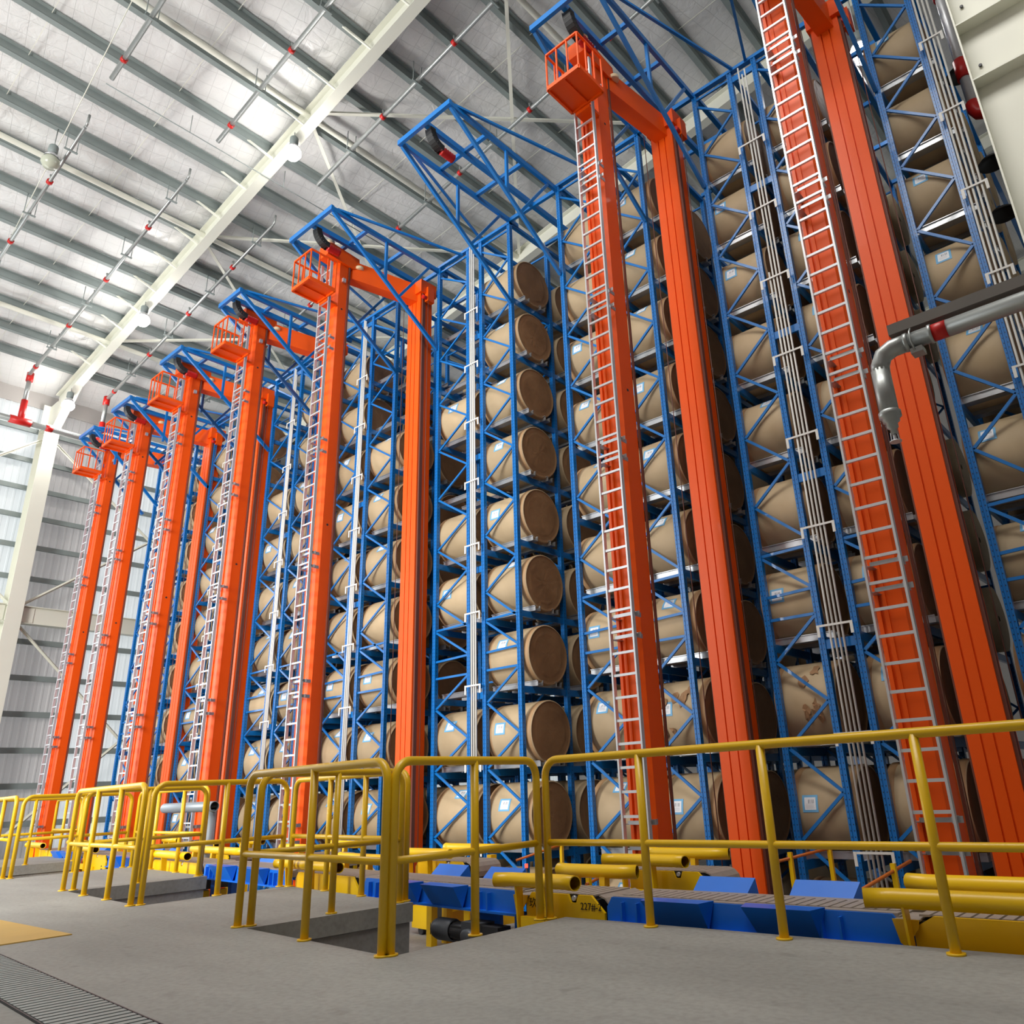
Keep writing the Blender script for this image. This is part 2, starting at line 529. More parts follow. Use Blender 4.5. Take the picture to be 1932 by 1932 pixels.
def ceiling_mesh():
    xs = []
    pts = [-34.2] + PURX + [9.5]
    for a, b in zip(pts[:-1], pts[1:]):
        for k in range(6): xs.append((a + (b - a) * k / 6, k / 6))
    xs.append((9.5, 0)); xs.append((16.2, 0))
    ys = [-28 + i * 0.42 for i in range(int(70 / 0.42) + 1)]
    rnd = random.Random(3)
    v, f = [], []
    for (x, t) in xs:
        sag = 0.05 * math.sin(math.pi * t)
        for j, y in enumerate(ys):
            q = rnd.uniform(-0.012, 0.012) + (0.014 if j % 2 else -0.014)
            v.append((x, y, zr(x, 0.92) - sag + q))
    n = len(ys)
    for i in range(len(xs) - 1):
        for j in range(n - 1):
            f.append((i * n + j, i * n + j + 1, (i + 1) * n + j + 1, (i + 1) * n + j))
    me = bpy.data.meshes.new('ceiling')
    me.from_pydata(v, [], f)
    me.materials.append(M['insulation'])
    me.polygons.foreach_set('use_smooth', [True] * len(f))
    return me


ceil = link('ceiling', ceiling_mesh())
tag(ceil, 'white quilted insulation ceiling under the sloping roof', kind='structure')

# purlins: Z sections running along the aisles
for i, px in enumerate(PURX):
    z = zr(px, 0.62)
    mb = MB()
    mb.box(px - 0.035, -27, z, px + 0.035, 41, z + 0.24)
    mb.box(px - 0.13, -27, z - 0.012, px + 0.035, 41, z + 0.006)
    mb.box(px - 0.035, -27, z + 0.228, px + 0.13, 41, z + 0.246)
    mb.box(px - 0.13, -27, z, px - 0.122, 41, z + 0.03)
    mb.build('purlin', M['grey_steel'], ceil)


# rafters: tapering white I beams along the slope
def rafter(y):
    mb = MB()
    x0, x1 = -33.2, 15
    d = Vector((1, 0, SL)).normalized()
    for (w_, off, h) in ((0.30, 0.012, 0.024), (0.30, 0.60, 0.024)):
        mb.bar((x0, y, zr(x0, off)), (x1, y, zr(x1, off)), w_, h, (-SL, 0, 1))
    mb.bar((x0, y, zr(x0, 0.31)), (x1, y, zr(x1, 0.31)), 0.014, 0.6, (-SL, 0, 1))
    # haunch plate at the eave
    mb.prism([(x0 - 0.3, zr(x0, -1.0)), (x0 + 0.35, zr(x0, -1.0)), (x0 + 2.0, zr(x0 + 2.0, 0.0)), (x0 - 0.3, zr(x0 - 0.3, 0.0))], 'Y', y - 0.15, y + 0.15)
    o = mb.build('rafter', M['white'], ceil)
    recalc(o.data)


for y in (-17.2, -8.6 + 0.4, 8.9, 17.63, 26.3, 35.0): rafter(y)
# white tie struts
for x in (-28.6, -21.67, -15.8, -9.4, -3.0):
    MB().tube([(x, -27, zr(x, 0.42)), (x, 41, zr(x, 0.42))], 0.085, 10).build('tie_strut', M['white'], ceil)
# roof cross bracing between the rafters
for a, b in (((-15.6, 9.0), (-8.5, 17.6)), ((-8.5, 9.3), (-15.7, 17.6)), ((-15.9, 9.0), (-22.4, 17.6)), ((-21.7, 9.0), (-15.8, 17.6)), ((-21.9, 9.0), (-28.6, 17.6)), ((-28.5, 9.0), (-21.7, 17.6))):
    mb = MB()
    p, q = (a[0], a[1], zr(a[0], 0.45)), (b[0], b[1], zr(b[0], 0.45))
    mb.bar(p, q, 0.10, 0.012)
    mb.bar((p[0], p[1], p[2] + 0.045), (q[0], q[1], q[2] + 0.045), 0.012, 0.09)
    mb.build('roof_brace', M['white'], ceil)
# flange stays on the rafter (short white angles between purlin and rafter)
for px in PURX[1:-8]:
    MB().bar((px + 0.35, 8.78, zr(px + 0.35, 0.05)), (px - 0.02, 8.1, zr(px, 0.64)), 0.05, 0.05).build('flange_stay', M['white'], ceil)
# sag rods along the slope
for y in (2.9, 6.05, 12.0, 15.0):
    for a, b in zip(PURX[:-6:1], PURX[1:-5:1]):
        MB().bar((a, y, zr(a, 0.80)), (b, y, zr(b, 0.70)), 0.014, 0.014).build('sag_rod', M['white'], ceil)

# ---- left wall
wl = structure('wall_left', MB().box(-34.6, -28, -1.8, -34.5, 42, -0.4), M['wall_grey'])
tag(wl, 'tall left wall of ribbed translucent cladding on white steel columns')


def wall_panel_mesh(m):
    mb = MB()
    # ribbed sheet 1 m wide along y, ribs every 0.25 m
    prof = []
    for k in range(4):
        b0 = k * 0.25
        prof += [(0.0, b0), (0.0, b0 + 0.15), (0.022, b0 + 0.175), (0.022, b0 + 0.225), (0.0, b0 + 0.25)]
    n = len(prof)
    for z in (0.0, 18.0):
        for x, y in prof: mb.v.append((x, y, z))
    for i in range(n - 1): mb.f.append((i, i + 1, n + i + 1, n + i))
    return mb.mesh('wall_panel', m)


pm_l = wall_panel_mesh(M['daylight_panel'])
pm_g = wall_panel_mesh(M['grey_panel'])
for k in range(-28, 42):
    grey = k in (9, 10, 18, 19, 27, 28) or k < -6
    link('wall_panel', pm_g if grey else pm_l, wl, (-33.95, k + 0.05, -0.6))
# eave closer above the panels
MB().box(-34.1, -28, 16.2, -33.9, 42, 17.3).build('eave_closer', M['wall_grey'], wl)
GZ = [0.45, 1.7, 2.9, 4.15, 5.43, 6.74, 9.1, 10.32, 11.48, 12.6, 13.75, 15.0]
gm = MB()
gm.box(-0.012, -28, 0, 0.012, 42, 0.2)
gm.box(-0.012, -28, 0.0, 0.09, 42, 0.014)
gm.box(-0.09, -28, 0.19, 0.012, 42, 0.204)
gme = gm.mesh('girt', M['grey_steel'])
for z in GZ: link('girt', gme, wl, (-33.72, 0, z))


def column(y, x=-32.75):
    mb = MB()
    ztop = zr(x, 0.1)
    # tapered H section: wide flange faces the hall
    mb.quad_box([(x - 0.55, y - 0.26, -1.6), (x - 0.53, y - 0.26, -1.6), (x - 0.53, y + 0.26, -1.6), (x - 0.55, y + 0.26, -1.6),
                 (x - 0.75, y - 0.26, ztop), (x - 0.73, y - 0.26, ztop), (x - 0.73, y + 0.26, ztop), (x - 0.75, y + 0.26, ztop)])
    mb.box(x - 0.02, y - 0.26, -1.6, x, y + 0.26, ztop - 1.2)
    mb.box(x - 0.72, y - 0.012, -1.6, x - 0.01, y + 0.012, ztop)
    for z in (7.4, 7.95, ztop - 1.25, 2.0): mb.box(x - 0.7, y - 0.25, z, x - 0.01, y + 0.25, z + 0.02)
    mb.box(x - 0.75, y - 0.26, ztop - 1.2, x + 0.1, y + 0.26, ztop - 1.15)
    o = mb.build('column', M['white'], wl)
    recalc(o.data)


for y in (-8.3, 0.3, 8.77, 17.5, 26.1): column(y)
mb = MB()
for (z, h) in ((7.36, 0.022), (7.98, 0.022)): mb.box(-33.25, -28, z, -32.9, 42, z + h)
mb.box(-33.09, -28, 7.37, -33.06, 42, 7.99)
mb.build('wall_beam', M['white'], wl)
for y in (8.3, 9.25):
    MB().box(-33.05, y - 0.22, 7.42, -33.03, y + 0.22, 7.95).build('splice_plate', M['white'], wl)
for a, b in (((9.1, 14.6), (17.4, 8.1)), ((9.1, 8.1), (17.4, 14.6)), ((9.1, 7.3), (17.4, -0.6)), ((9.1, -0.6), (17.4, 7.3)), ((0.6, 14.6), (8.6, 8.1)), ((0.6, 8.1), (8.6, 14.6))):
    mb = MB()
    mb.bar((-33.2, a[0], a[1]), (-33.2, b[0], b[1]), 0.012, 0.11)
    mb.bar((-33.16, a[0], a[1]), (-33.16, b[0], b[1]), 0.09, 0.012)
    mb.build('wall_brace', M['white'], wl)

# ---- closing walls out of view, plus an added shading wall
structure('wall_back', MB().box(-34.6, 41.5, -1.8, 16.2, 41.8, 26), M['wall_grey'])
structure('added_shade_wall', MB().box(-10.2, -1.9, 0.0, 16.0, -1.6, 12.5), M['wall_grey'])  # added unseen wall that keeps the daylight off the right-hand racks
structure('wall_right', MB().box(16, -28, -1.8, 16.2, 41.8, 26), M['wall_grey'])

# ---- white column at the right edge
cr = thing('steel_column', 'white tapered steel column at the top right edge of the hall', 'column', (0, 0, 0))
mb = MB()
ya, yb = 8.72, 9.12
mb.quad_box([(-0.42, ya, -0.9), (-0.40, ya, -0.9), (-0.40, yb, -0.9), (-0.42, yb, -0.9), (-0.55, ya, 21.0), (-0.53, ya, 21.0), (-0.53, yb, 21.0), (-0.55, yb, 21.0)])
mb.build('flange', M['white'], cr)
mb = MB()
mb.box(0.36, ya, -0.9, 0.38, yb, 21.0)
mb.build('flange', M['white'], cr)
mb = MB()
mb.quad_box([(-0.40, 8.91, -0.9), (0.36, 8.91, -0.9), (0.36, 8.93, -0.9), (-0.40, 8.93, -0.9), (-0.53, 8.91, 21.0), (0.36, 8.91, 21.0), (0.36, 8.93, 21.0), (-0.53, 8.93, 21.0)])
mb.build('web', M['white'], cr)
for z in (8.6, 9.5, 10.4):
    MB().box(-0.47, ya + 0.01, z, 0.36, 8.91, z + 0.02).build('stiffener', M['white'], cr)
for z in (8.9, 9.9):
    MB().tube([(-0.35, 8.90, z), (-0.35, 8.88, z)], 0.02, 8).build('bolt', M['dark'], cr)


# ================================================================== roof services
def lamp(loc, label, lit=True, drop=0.5, power=260):
    t = thing('high_bay_lamp', label, 'lamp', loc, 0, 'high bay lamps')
    MB().tube([(0, 0, drop), (0, 0, 0.28)], 0.015, 6).build('hanger_rod', M['pipe'], t)
    MB().lathe([(0.0, 0.30), (0.10, 0.30), (0.12, 0.27), (0.12, 0.08), (0.08, 0.05), (0.0, 0.05)], 14).build('ballast_housing', M['grey_steel'], t)
    mb = MB().lathe([(0.08, 0.06), (0.11, 0.02), (0.17, -0.06), (0.19, -0.12), (0.185, -0.12), (0.16, -0.06), (0.10, 0.02), (0.07, 0.05)], 18)
    mb.build('reflector', M['alu'], t)
    mb = MB().lathe([(0.0, 0.03), (0.06, 0.02), (0.14, -0.08), (0.22, -0.20), (0.23, -0.30), (0.16, -0.42), (0.0, -0.46)], 16)
    mb.build('bulb', M['bulb'] if lit else M['glass_grey'], t)
    if lit:
        d = bpy.data.lights.new('lamp_light', 'POINT')
        d.energy, d.shadow_soft_size, d.color = power, 0.3, (1, 0.96, 0.92)
        o = bpy.data.objects.new('lamp_light', d)
        C.objects.link(o)
        o.parent = t
        o.location = (0, 0, -0.75)
    return t


lamp((-16.25, 8.75, zr(-16.25) - 0.40), 'lit high bay lamp under the rafter, nearest and highest of the row')
lamp((-25.3, 8.75, zr(-25.3) - 0.42), 'lit high bay lamp halfway down the white rafter')
lamp((-31.4, 8.75, zr(-31.4) - 0.55), 'lit high bay lamp at the foot of the rafter by the left column')
lamp((-20.75, 4.2, zr(-20.75) - 0.28), 'unlit high bay lamp hanging from the ceiling above the left corner', False, 0.9)
lamp((-2.42, 13.6, 15.2), 'lit high bay lamp glaring behind the rightmost rack top', True, 3.0, 60)


def sprinkler(y, x0, x1, label, r=0.055, n_h=None):
    """pipe on hangers following the roof slope; x0 is the low end"""
    t = thing('sprinkler_pipe', label, 'pipe', (x1, y, zr(x1)), 0, 'sprinkler pipes under the roof')

    def P(x, dz=0.0, dy=0.0): return (x - x1, y + dy - y, zr(x, dz) - zr(x1))
    xm = x0 + 0.6 * (x1 - x0)
    mb = MB()
    mb.tube([P(x1), P(xm), P(x0)], r, 10, True, [r * 0.75, r, r * 1.15])
    mb.build('pipe', M['pipe'], t)
    # capped free end bends up to a nozzle
    MB().tube([P(x1), P(x1 + 0.12, 0.03), P(x1 + 0.16, 0.30)], 0.035, 8).build('end_nozzle', M['pipe'], t)
    x = x1 - 0.9
    k = 0
    while x > x0 + 0.3:
        if k % 2 == 0:
            mb = MB()
            for s in (-1, 1): mb.tube([P(x, 0.62, s * 0.14), P(x, -0.07, s * 0.14)], 0.012, 6)
            mb.bar(P(x, -0.07, -0.17), P(x, -0.07, 0.17), 0.05, 0.035)
            mb.build('hanger', M['grey_steel'], t)
        else:
            mb = MB()
            d = 0.10
            mb.tube([P(x - d / 2), P(x + d / 2)], r * 1.55, 10)
            mb.build('coupling', M['red'], t)
            mb = MB().tube([P(x), P(x, 0.16), P(x, 0.24)], 0.022, 8, True, [0.022, 0.022, 0.04])
            mb.build('sprinkler_head', M['pipe'], t)
        x -= 1.48
        k += 1
    return t


sprinkler(4.45, -17.8, 6.0, 'galvanised sprinkler pipe crossing the top left ceiling corner')
sprinkler(7.3, -17.8, 6.0, 'galvanised sprinkler pipe just left of the white rafter, upper run')
sprinkler(10.22, -17.3, 6.0, 'galvanised sprinkler pipe just right of the white rafter, upper run')
sprinkler(13.2, -17.6, 6.0, 'galvanised sprinkler pipe passing behind the jib frames, upper run')
sprinkler(4.55, -31.5, -19.63, 'galvanised sprinkler pipe at the left image edge, lower run')
sprinkler(7.3, -31.5, -19.58, 'galvanised sprinkler pipe left of the rafter, lower run to the red tee')
sprinkler(10.08, -31.5, -19.57, 'galvanised sprinkler pipe right of the rafter, lower run')
sprinkler(13.1, -31.5, -19.6, 'galvanised sprinkler pipe behind the left cranes, lower run')
t = thing('tension_rod', 'thin steel rod strung across the ends of the sprinkler pipes', 'rod', (-18.0, 4.4, zr(-18.0)))
MB().tube([(0, 0, -0.02), (0, 9, -0.02)], 0.014, 6).build('rod_bar', M['grey_steel'], t)
for y in (2.2, 5.1, 7.6):
    MB().tube([(0, y, -0.02), (0, y, 0.6)], 0.01, 6).build('rod_hanger', M['grey_steel'], t)
for (x, y, l) in ((-15.9, 3.6, 'thin white cable hanging across the ceiling at top left'),):
    tag(MB().tube([(-15.0, 4.0, zr(-15.0, 0.5)), (-20, 4.25, zr(-20, 0.15)), (-26.5, 4.6, zr(-26.5, 0.05))], 0.012, 6).build('ceiling_cable', M['white'], None), l, 'cable')

t = thing('supply_main', 'grey water main with red tees along the left wall below the eave', 'pipe', (-31.5, 4, 14.42))
MB().tube([(0, -3, 0), (0, 16, 0)], 0.11, 12).build('main_pipe', M['pipe'], t)
for y in (0.55, 3.35, 6.08, 9.1):
    mb = MB().tube([(0, y - 0.35, 0), (0, y + 0.35, 0)], 0.15, 12)
    mb.build('tee', M['red'], t)
    hz = zr(-31.5) - 14.42
    MB().tube([(0, y, 0), (0, y, hz * 0.45)], 0.11, 10).build('riser_collar', M['red'], t)
    MB().tube([(0, y, hz * 0.45), (0, y, hz)], 0.08, 10).build('riser', M['pipe'], t)
    MB().tube([(0, y, hz - 0.25), (0, y, hz + 0.1)], 0.12, 10).build('elbow', M['red'], t)
for y in (4.3, 7.7): MB().tube([(0, y - 0.12, 0), (0, y + 0.12, 0)], 0.125, 12).build('band', M['red'], t)

# ================================================================== racks
YF = 10.85          # front face of the racks
BAY = 1.32          # frame pitch into the depth
NFR = 5             # frames built in depth
UW = 0.09           # upright width
# left edges of the four uprights of each double rack, from the right of the picture
RACKS = [
    (-1.88, -1.14, -0.80, -0.71),
    (-5.04, -4.27, -3.77, -2.98),
    (-8.54, -7.68, -7.22, -6.41),
    (-12.43, -11.40, -10.97, -10.04),
    (-16.42, -15.50, -15.06, -14.05),
    (-19.81, -18.81, -18.40, -17.45),
    (-23.40, -22.42, -22.00, -21.05),
    (-27.40, -26.45, -25.66, -24.72),
]


def ztop(x): return 13.45 + (0.045 * (x + 6) if x < -6 else 0.0)


def level_z(k, s): return (-0.09 + 1.43 * k) * (s if k > 0 else 1)


# slots that stand empty in the photograph: (rack, side 0 left / 1 right, level, row)
EMPTY = set()
for _rk, _sd, _k, _rows in ((3, 0, 8, (0, 1, 2)), (3, 0, 7, (0, 1, 2)), (3, 0, 5, (0,)), (3, 0, 2, (0, 1, 2)), (4, 1, 8, (0, 1)), (4, 1, 7, (0, 1)), (5, 0, 8, (0, 1)), (5, 0, 7, (0, 1))):
    for _r in _rows: EMPTY.add((_rk, _sd, _k, _r))
for _k in range(-1, 9):
    EMPTY.add((7, 0, _k, 0))
    for _r in range(4): EMPTY.add((0, 1, _k, _r))


def upright_mesh(h):
    mb = MB()
    w, d = UW, 0.09
    # omega section: front web with a groove, two flanks, return lips
    prof = [(0, 0), (0.030, 0), (0.036, 0.014), (0.054, 0.014), (0.060, 0), (w, 0), (w, d), (w - 0.02, d), (w - 0.02, d - 0.008), (w - 0.008, d - 0.008), (w - 0.008, 0.010),
            (0.008, 0.010), (0.008, d - 0.008), (0.02, d - 0.008), (0.02, d), (0, d)]
    n = len(prof)
    for z in (0, h):
        for x, y in prof: mb.v.append((x, y, z))
    for i in range(n):
        j = (i + 1) % n
        mb.f.append((i, j, n + j, n + i))
    return recalc(mb.mesh('upright', M['upright']))


def brace_nodes(zt):
    """zigzag of one frame from top to bottom as ((side,z),(side,z)) pairs; 0 = left, 1 = right"""
    out = []
    z = zt - 0.30
    side = 0
    out.append(((0, zt - 0.12), (1, zt - 0.12)))
    while z > 4.45:
        out.append(((side, z), (1 - side, z - 0.59)))
        z -= 0.59
        side = 1 - side
    out += [((0, 4.1), (1, 4.12)), ((0, 4.06), (1, 3.52)), ((0, 3.46), (1, 3.49)), ((0, 3.12), (1, 3.12))]
    z, side = 3.10, 1
    while z > -1.0:
        out.append(((side, z), (1 - side, z - 0.59)))
        z -= 0.59
        side = 1 - side
    return out


def brace_mesh(a, b):
    """C-shaped brace from a to b in the plane of the frame"""
    mb = MB()
    mb.bar(a, b, 0.006, 0.042)
    mb.v = [(x, y, z) for x, y, z in mb.v]
    d = (Vector(b) - Vector(a)).normalized()
    nrm = Vector((0, 1, 0)).cross(d) * 0.019
    off = Vector((0, 0.014, 0))
    for s in (-1, 1):
        mb.bar(Vector(a) + nrm * s + off, Vector(b) + nrm * s + off, 0.028, 0.005)
    return mb


RACK_NAME = ['%s rack from the right' % ORD[i + 1] for i in range(8)]
ROLL_R = 0.57


def roll_meshes():
    r = ROLL_R
    wr = MB().lathe([(r - 0.02, -0.5), (r - 0.004, -0.497), (r, -0.485), (r, 0.485), (r - 0.004, 0.497), (r - 0.02, 0.5)], 40, 'X').mesh('wrapper', M['kraft'])
    recalc(wr)
    rnd = random.Random(5)
    ends = []
    for rough in (0.0015, 0.002, 0.005):
        mb = MB()
        prof = [(r - 0.018, 0.0), (r - 0.03, -0.008), (0.50, -0.009), (0.46, -0.010), (0.43, -0.010), (0.415, -0.008), (0.38, -0.009), (0.33, -0.010), (0.28, -0.010), (0.22, -0.011), (0.16, -0.012), (0.10, -0.012), (0.05, -0.012)]
        n = 48
        base = 0
        for i, (rr, h) in enumerate(prof):
            for k in range(n):
                a = 2 * math.pi * k / n
                j = rnd.uniform(-rough, rough) if 1 < i else 0
                mb.v.append((h + j, rr * math.cos(a), rr * math.sin(a)))
        for i in range(len(prof) - 1):
            for k in range(n):
                mb.sm.add(len(mb.f))
                mb.f.append((i * n + k, i * n + (k + 1) % n, (i + 1) * n + (k + 1) % n, (i + 1) * n + k))
        mb.f.append(tuple((len(prof) - 1) * n + k for k in range(n)))
        ends.append(recalc(mb.mesh('end_disc', M['kraft_end'])))
    band = MB().lathe([(r, 0.0), (r + 0.004, 0.002), (r + 0.004, 0.10), (r, 0.102)], 40, 'X').mesh('edge_band', M['kraft_band'])
    stick = []
    for (xo, a0) in ((-0.14, 26), (-0.04, 38), (-0.2, 10), (0.04, 46), (-0.1, 20)):
        mb = MB()
        n = 6
        da = 0.22 / r
        uv = []
        for i in range(n + 1):
            a = R(a0) + da * (i / n - 0.5)
            for u in (0, 1):
                mb.v.append((xo + (u - 0.5) * 0.24, -(r + 0.004) * math.cos(a), (r + 0.004) * math.sin(a)))
                uv.append((u, i / n))
        for i in range(n): mb.f.append((2 * i, 2 * i + 1, 2 * i + 3, 2 * i + 2))
        me = mb.mesh('label_sticker', M['sticker'])
        ul = me.uv_layers.new(name='UVMap')
        for lp in me.loops: ul.data[lp.index].uv = uv[lp.vertex_index]
        stick.append(me)
    return wr, ends, band, stick


WRAP, ENDS, BAND, STICK = roll_meshes()
rr_ = random.Random(11)


def roll(rk, side, k, row, x0, x1, y, zc):
    lab = 'brown paper roll, %s half of %s rack from right, %s level up, %s row' % (('left', 'right')[side], ORD[rk + 1], ORD[k + 2], ('front', 'second')[row])
    t = thing('paper_roll', lab, 'paper roll', ((x0 + x1) / 2, y, zc), 0, 'paper rolls on the racks')
    t.scale = (x1 - x0, 1, 1)
    link('wrapper', WRAP, t)
    e = link('end_disc', ENDS[2 if rr_.random() < 0.18 else rr_.randint(0, 1)], t, (0.5, 0, 0))
    e.rotation_euler = (rr_.uniform(0, 6.28), 0, 0)
    if rk < 5:
        e = link('end_disc', ENDS[rr_.randint(0, 1)], t, (-0.5, 0, 0))
        e.rotation_euler = (rr_.uniform(0, 6.28), 0, math.pi)
        if row == 0:
            link('edge_band', BAND, t, (-0.49, 0, 0))
            link('edge_band', BAND, t, (0.385, 0, 0))
    if row == 0 and rr_.random() < 0.9:
        link('label_sticker', STICK[rr_.randint(0, len(STICK) - 1)], t)
    return t


def torn_flaps(t, seed):
    """ragged tears in the wrapper, standing a little proud of the roll"""
    q = random.Random(seed)
    for _ in range(7):
        a0, x0 = R(q.uniform(-25, 45)), q.uniform(-0.3, 0.25)
        n = 9
        v = [(x0, -(ROLL_R + 0.012) * math.cos(a0), (ROLL_R + 0.012) * math.sin(a0))]
        for k in range(n):
            th = 2 * math.pi * k / n
            rad = q.uniform(0.03, 0.10)
            a, x = a0 + rad * math.sin(th) / ROLL_R * 1.3, x0 + rad * math.cos(th)
            rr = ROLL_R + q.uniform(0.003, 0.03)
            v.append((x, -rr * math.cos(a), rr * math.sin(a)))
        mb = MB()
        mb.v = v
        mb.f = [(0, 1 + k, 1 + (k + 1) % n) for k in range(n)]
        mb.build('torn_flap', M['kraft_torn'], t)


for rk, U in enumerate(RACKS):
    xc = (U[0] + U[3] + UW) / 2
    zt = ztop(xc)
    s = zt / 13.35
    t = thing('storage_rack', 'blue steel pallet rack holding paper rolls, %s' % RACK_NAME[rk], 'rack', (xc, YF, -1.6), 0, 'blue storage racks')
    near = rk <= 6
    um = upright_mesh(zt + 1.6)
    ox, oy, oz = xc, YF, -1.6
    for f in range(NFR if near else 2):
        for i, x in enumerate(U[:2] if rk == 0 else U):
            link('upright', um, t, (x - ox, f * BAY, 0))
    # front bracing piece by piece, deeper frames joined
    nodes = brace_nodes(zt)
    deep = MB()
    for (a, b) in (((0, 1),) if rk == 0 else ((0, 1), (2, 3))):
        xl, xr = U[a] + UW - ox, U[b] - ox
        for p, q in nodes:
            P = ((xl, xr)[p[0]], 0.03, p[1] - oz)
            Q = ((xl, xr)[q[0]], 0.03, q[1] - oz)
            brace_mesh(P, Q).build('brace', M['blue'], t)
            for f in range(1, NFR if near else 2):
                deep.bar((P[0], 0.03 + f * BAY, P[2]), (Q[0], 0.03 + f * BAY, Q[2]), 0.03, 0.04)
    d = deep.build('rear_bracing', M['blue'], t)
    d['kind'] = 'stuff'
    # shelf beams into the depth, cradle channels across
    depth = (NFR - 1) * BAY + 0.1 if near else BAY + 0.1
    sb = MB().box(0.012, 0.05, -0.12, 0.062, depth, -0.0).mesh('shelf_beam', M['blue'])
    ch = {}
    for sd in (0, 1):
        xa, xb = U[2 * sd] - 0.03, U[2 * sd + 1] + UW + (0.12 if sd else 0.05)
        mb = MB()
        L = xb - xa
        mb.box(0, -0.075, 0, L, 0.075, 0.012)
        mb.box(0, -0.075, 0.012, L, -0.063, 0.10)
        mb.box(0, 0.063, 0.012, L, 0.075, 0.10)
        mb.box(0, -0.095, 0.088, L, -0.075, 0.10)
        mb.box(0, 0.075, 0.088, L, 0.095, 0.10)
        ch[sd] = (mb.mesh('cradle_channel', M['galv']), xa)
    for k in range(-1, 9):
        z = level_z(k, s)
        for i, x in enumerate(U[:2] if rk == 0 else U): link('shelf_beam', sb, t, (x + (0.008 if i % 2 == 0 else 0.008) - ox, 0, z - oz))
        for sd in (0, 1):
            for row in range(2 if near else 1):
                if rk == 0 and sd == 1: continue
                for dy in (-0.27, 0.27):
                    me, xa = ch[sd]
                    link('cradle_channel', me, t, (xa - ox, 0.67 + row * BAY + dy, z - oz))
    # ties between the two halves
    for z in (() if rk == 0 else (-0.9, 2.6, 5.1, 7.6, 10.6, zt - 0.25)):
        MB().box(U[1] + UW - ox, 0.02, z - oz, U[2] - ox, 0.06, z - oz + 0.13).build('tie_plate', M['blue'], t)
    MB().box(U[0] - ox, -0.01, zt - oz, U[1 if rk == 0 else 3] + UW - ox, 0.09, zt - oz + 0.07).build('top_beam', M['blue'], t)
    for i in ((0, 1) if rk == 0 else (0, 1, 2, 3)):
        MB().box(U[i] - ox, 0, zt - oz, U[i] + UW - ox, 10.5 if near else 2, zt - oz + 0.08).build('top_runner', M['blue'], t)

    # rolls
    deep = MB()
    n_deep = 0
    for sd in (0, 1):
        xa, xb = U[2 * sd] - 0.02, U[2 * sd + 1] + UW + 0.02
        if sd: xb += 0.06
        else: xa -= 0.02
        for k in range(-1, 9):
            zc = level_z(k, s) + 0.60
            for row in range(4 if near else 1):
                y = YF + 0.67 + row * BAY
                if (rk, sd, k, row) in EMPTY: continue
                if rk == 0 and (sd == 1 and row > 0): continue
                if row < (2 if rk < 6 else 1) and not (k == -1 and row > 0):
                    jx = rr_.uniform(-0.03, 0.03)
                    ro = roll(rk, sd, k, row, xa + jx, xb + jx, y, zc)
                    if (rk, sd, k, row) in ((1, 0, 1, 0), (2, 1, 1, 0)):
                        torn_flaps(ro, rk)
                        ro['label'] = ro['label'].replace('brown paper roll', 'torn brown paper roll')
                elif row >= 2 and rk < 6 and rr_.random() < 0.85:
                    deep.lathe([(0.05, xa), (ROLL_R, xa), (ROLL_R, xb), (0.05, xb)], 20, 'X', (0, y, zc))
                    n_deep += 1
    if n_deep:
        o = deep.build('paper_roll_depth', M['kraft'])
        recalc(o.data)
        tag(o, 'deeper rows of paper rolls inside the %s' % RACK_NAME[rk], 'paper rolls', kind='stuff')

    # white conduits rising in the gap between the halves
    xg0, xg1 = U[1] + UW, U[2]
    if rk < 7:
        nc = 4 if rk < 2 else 3
        c = thing('conduit_riser', 'bundle of white vertical conduits in the gap of the %s' % RACK_NAME[rk], 'conduit', ((xg0 + xg1) / 2, YF - 0.06, -1.6), 0, 'white conduit risers')
        rad = 0.016 if rk < 3 else 0.019
        for j in range(nc):
            x = (j - (nc - 1) / 2) * 0.06
            topz = zt + 1.6 - (0.05, 4.2, 0.3, 0.2)[j] if j != 1 else zt + 1.5
            if rk in (1,) and j == 0: topz = 10.4
            MB().tube([(x, 0, 0), (x, 0, topz)], rad, 8).build('conduit', M['conduit'], c)
        for k in range(9):
            z = level_z(k, s) + 1.6 + 0.1
            mb = MB()
            wd = (xg1 - xg0) / 2 + 0.03
            mb.box(-wd, -0.035, z, wd, -0.028, z + 0.03)
            for sg in (-1, 1): mb.box(sg * wd - 0.02, -0.04, z - 0.14, sg * wd + 0.02, -0.032, z + 0.03)
            mb.build('conduit_bracket', M['conduit'], c)


# ================================================================== jib frames over the aisles
JY = [7.66, 7.66, 7.66, 7.72, 7.80, 7.95, 8.12, 8.43]
JZ = {7: 13.0}


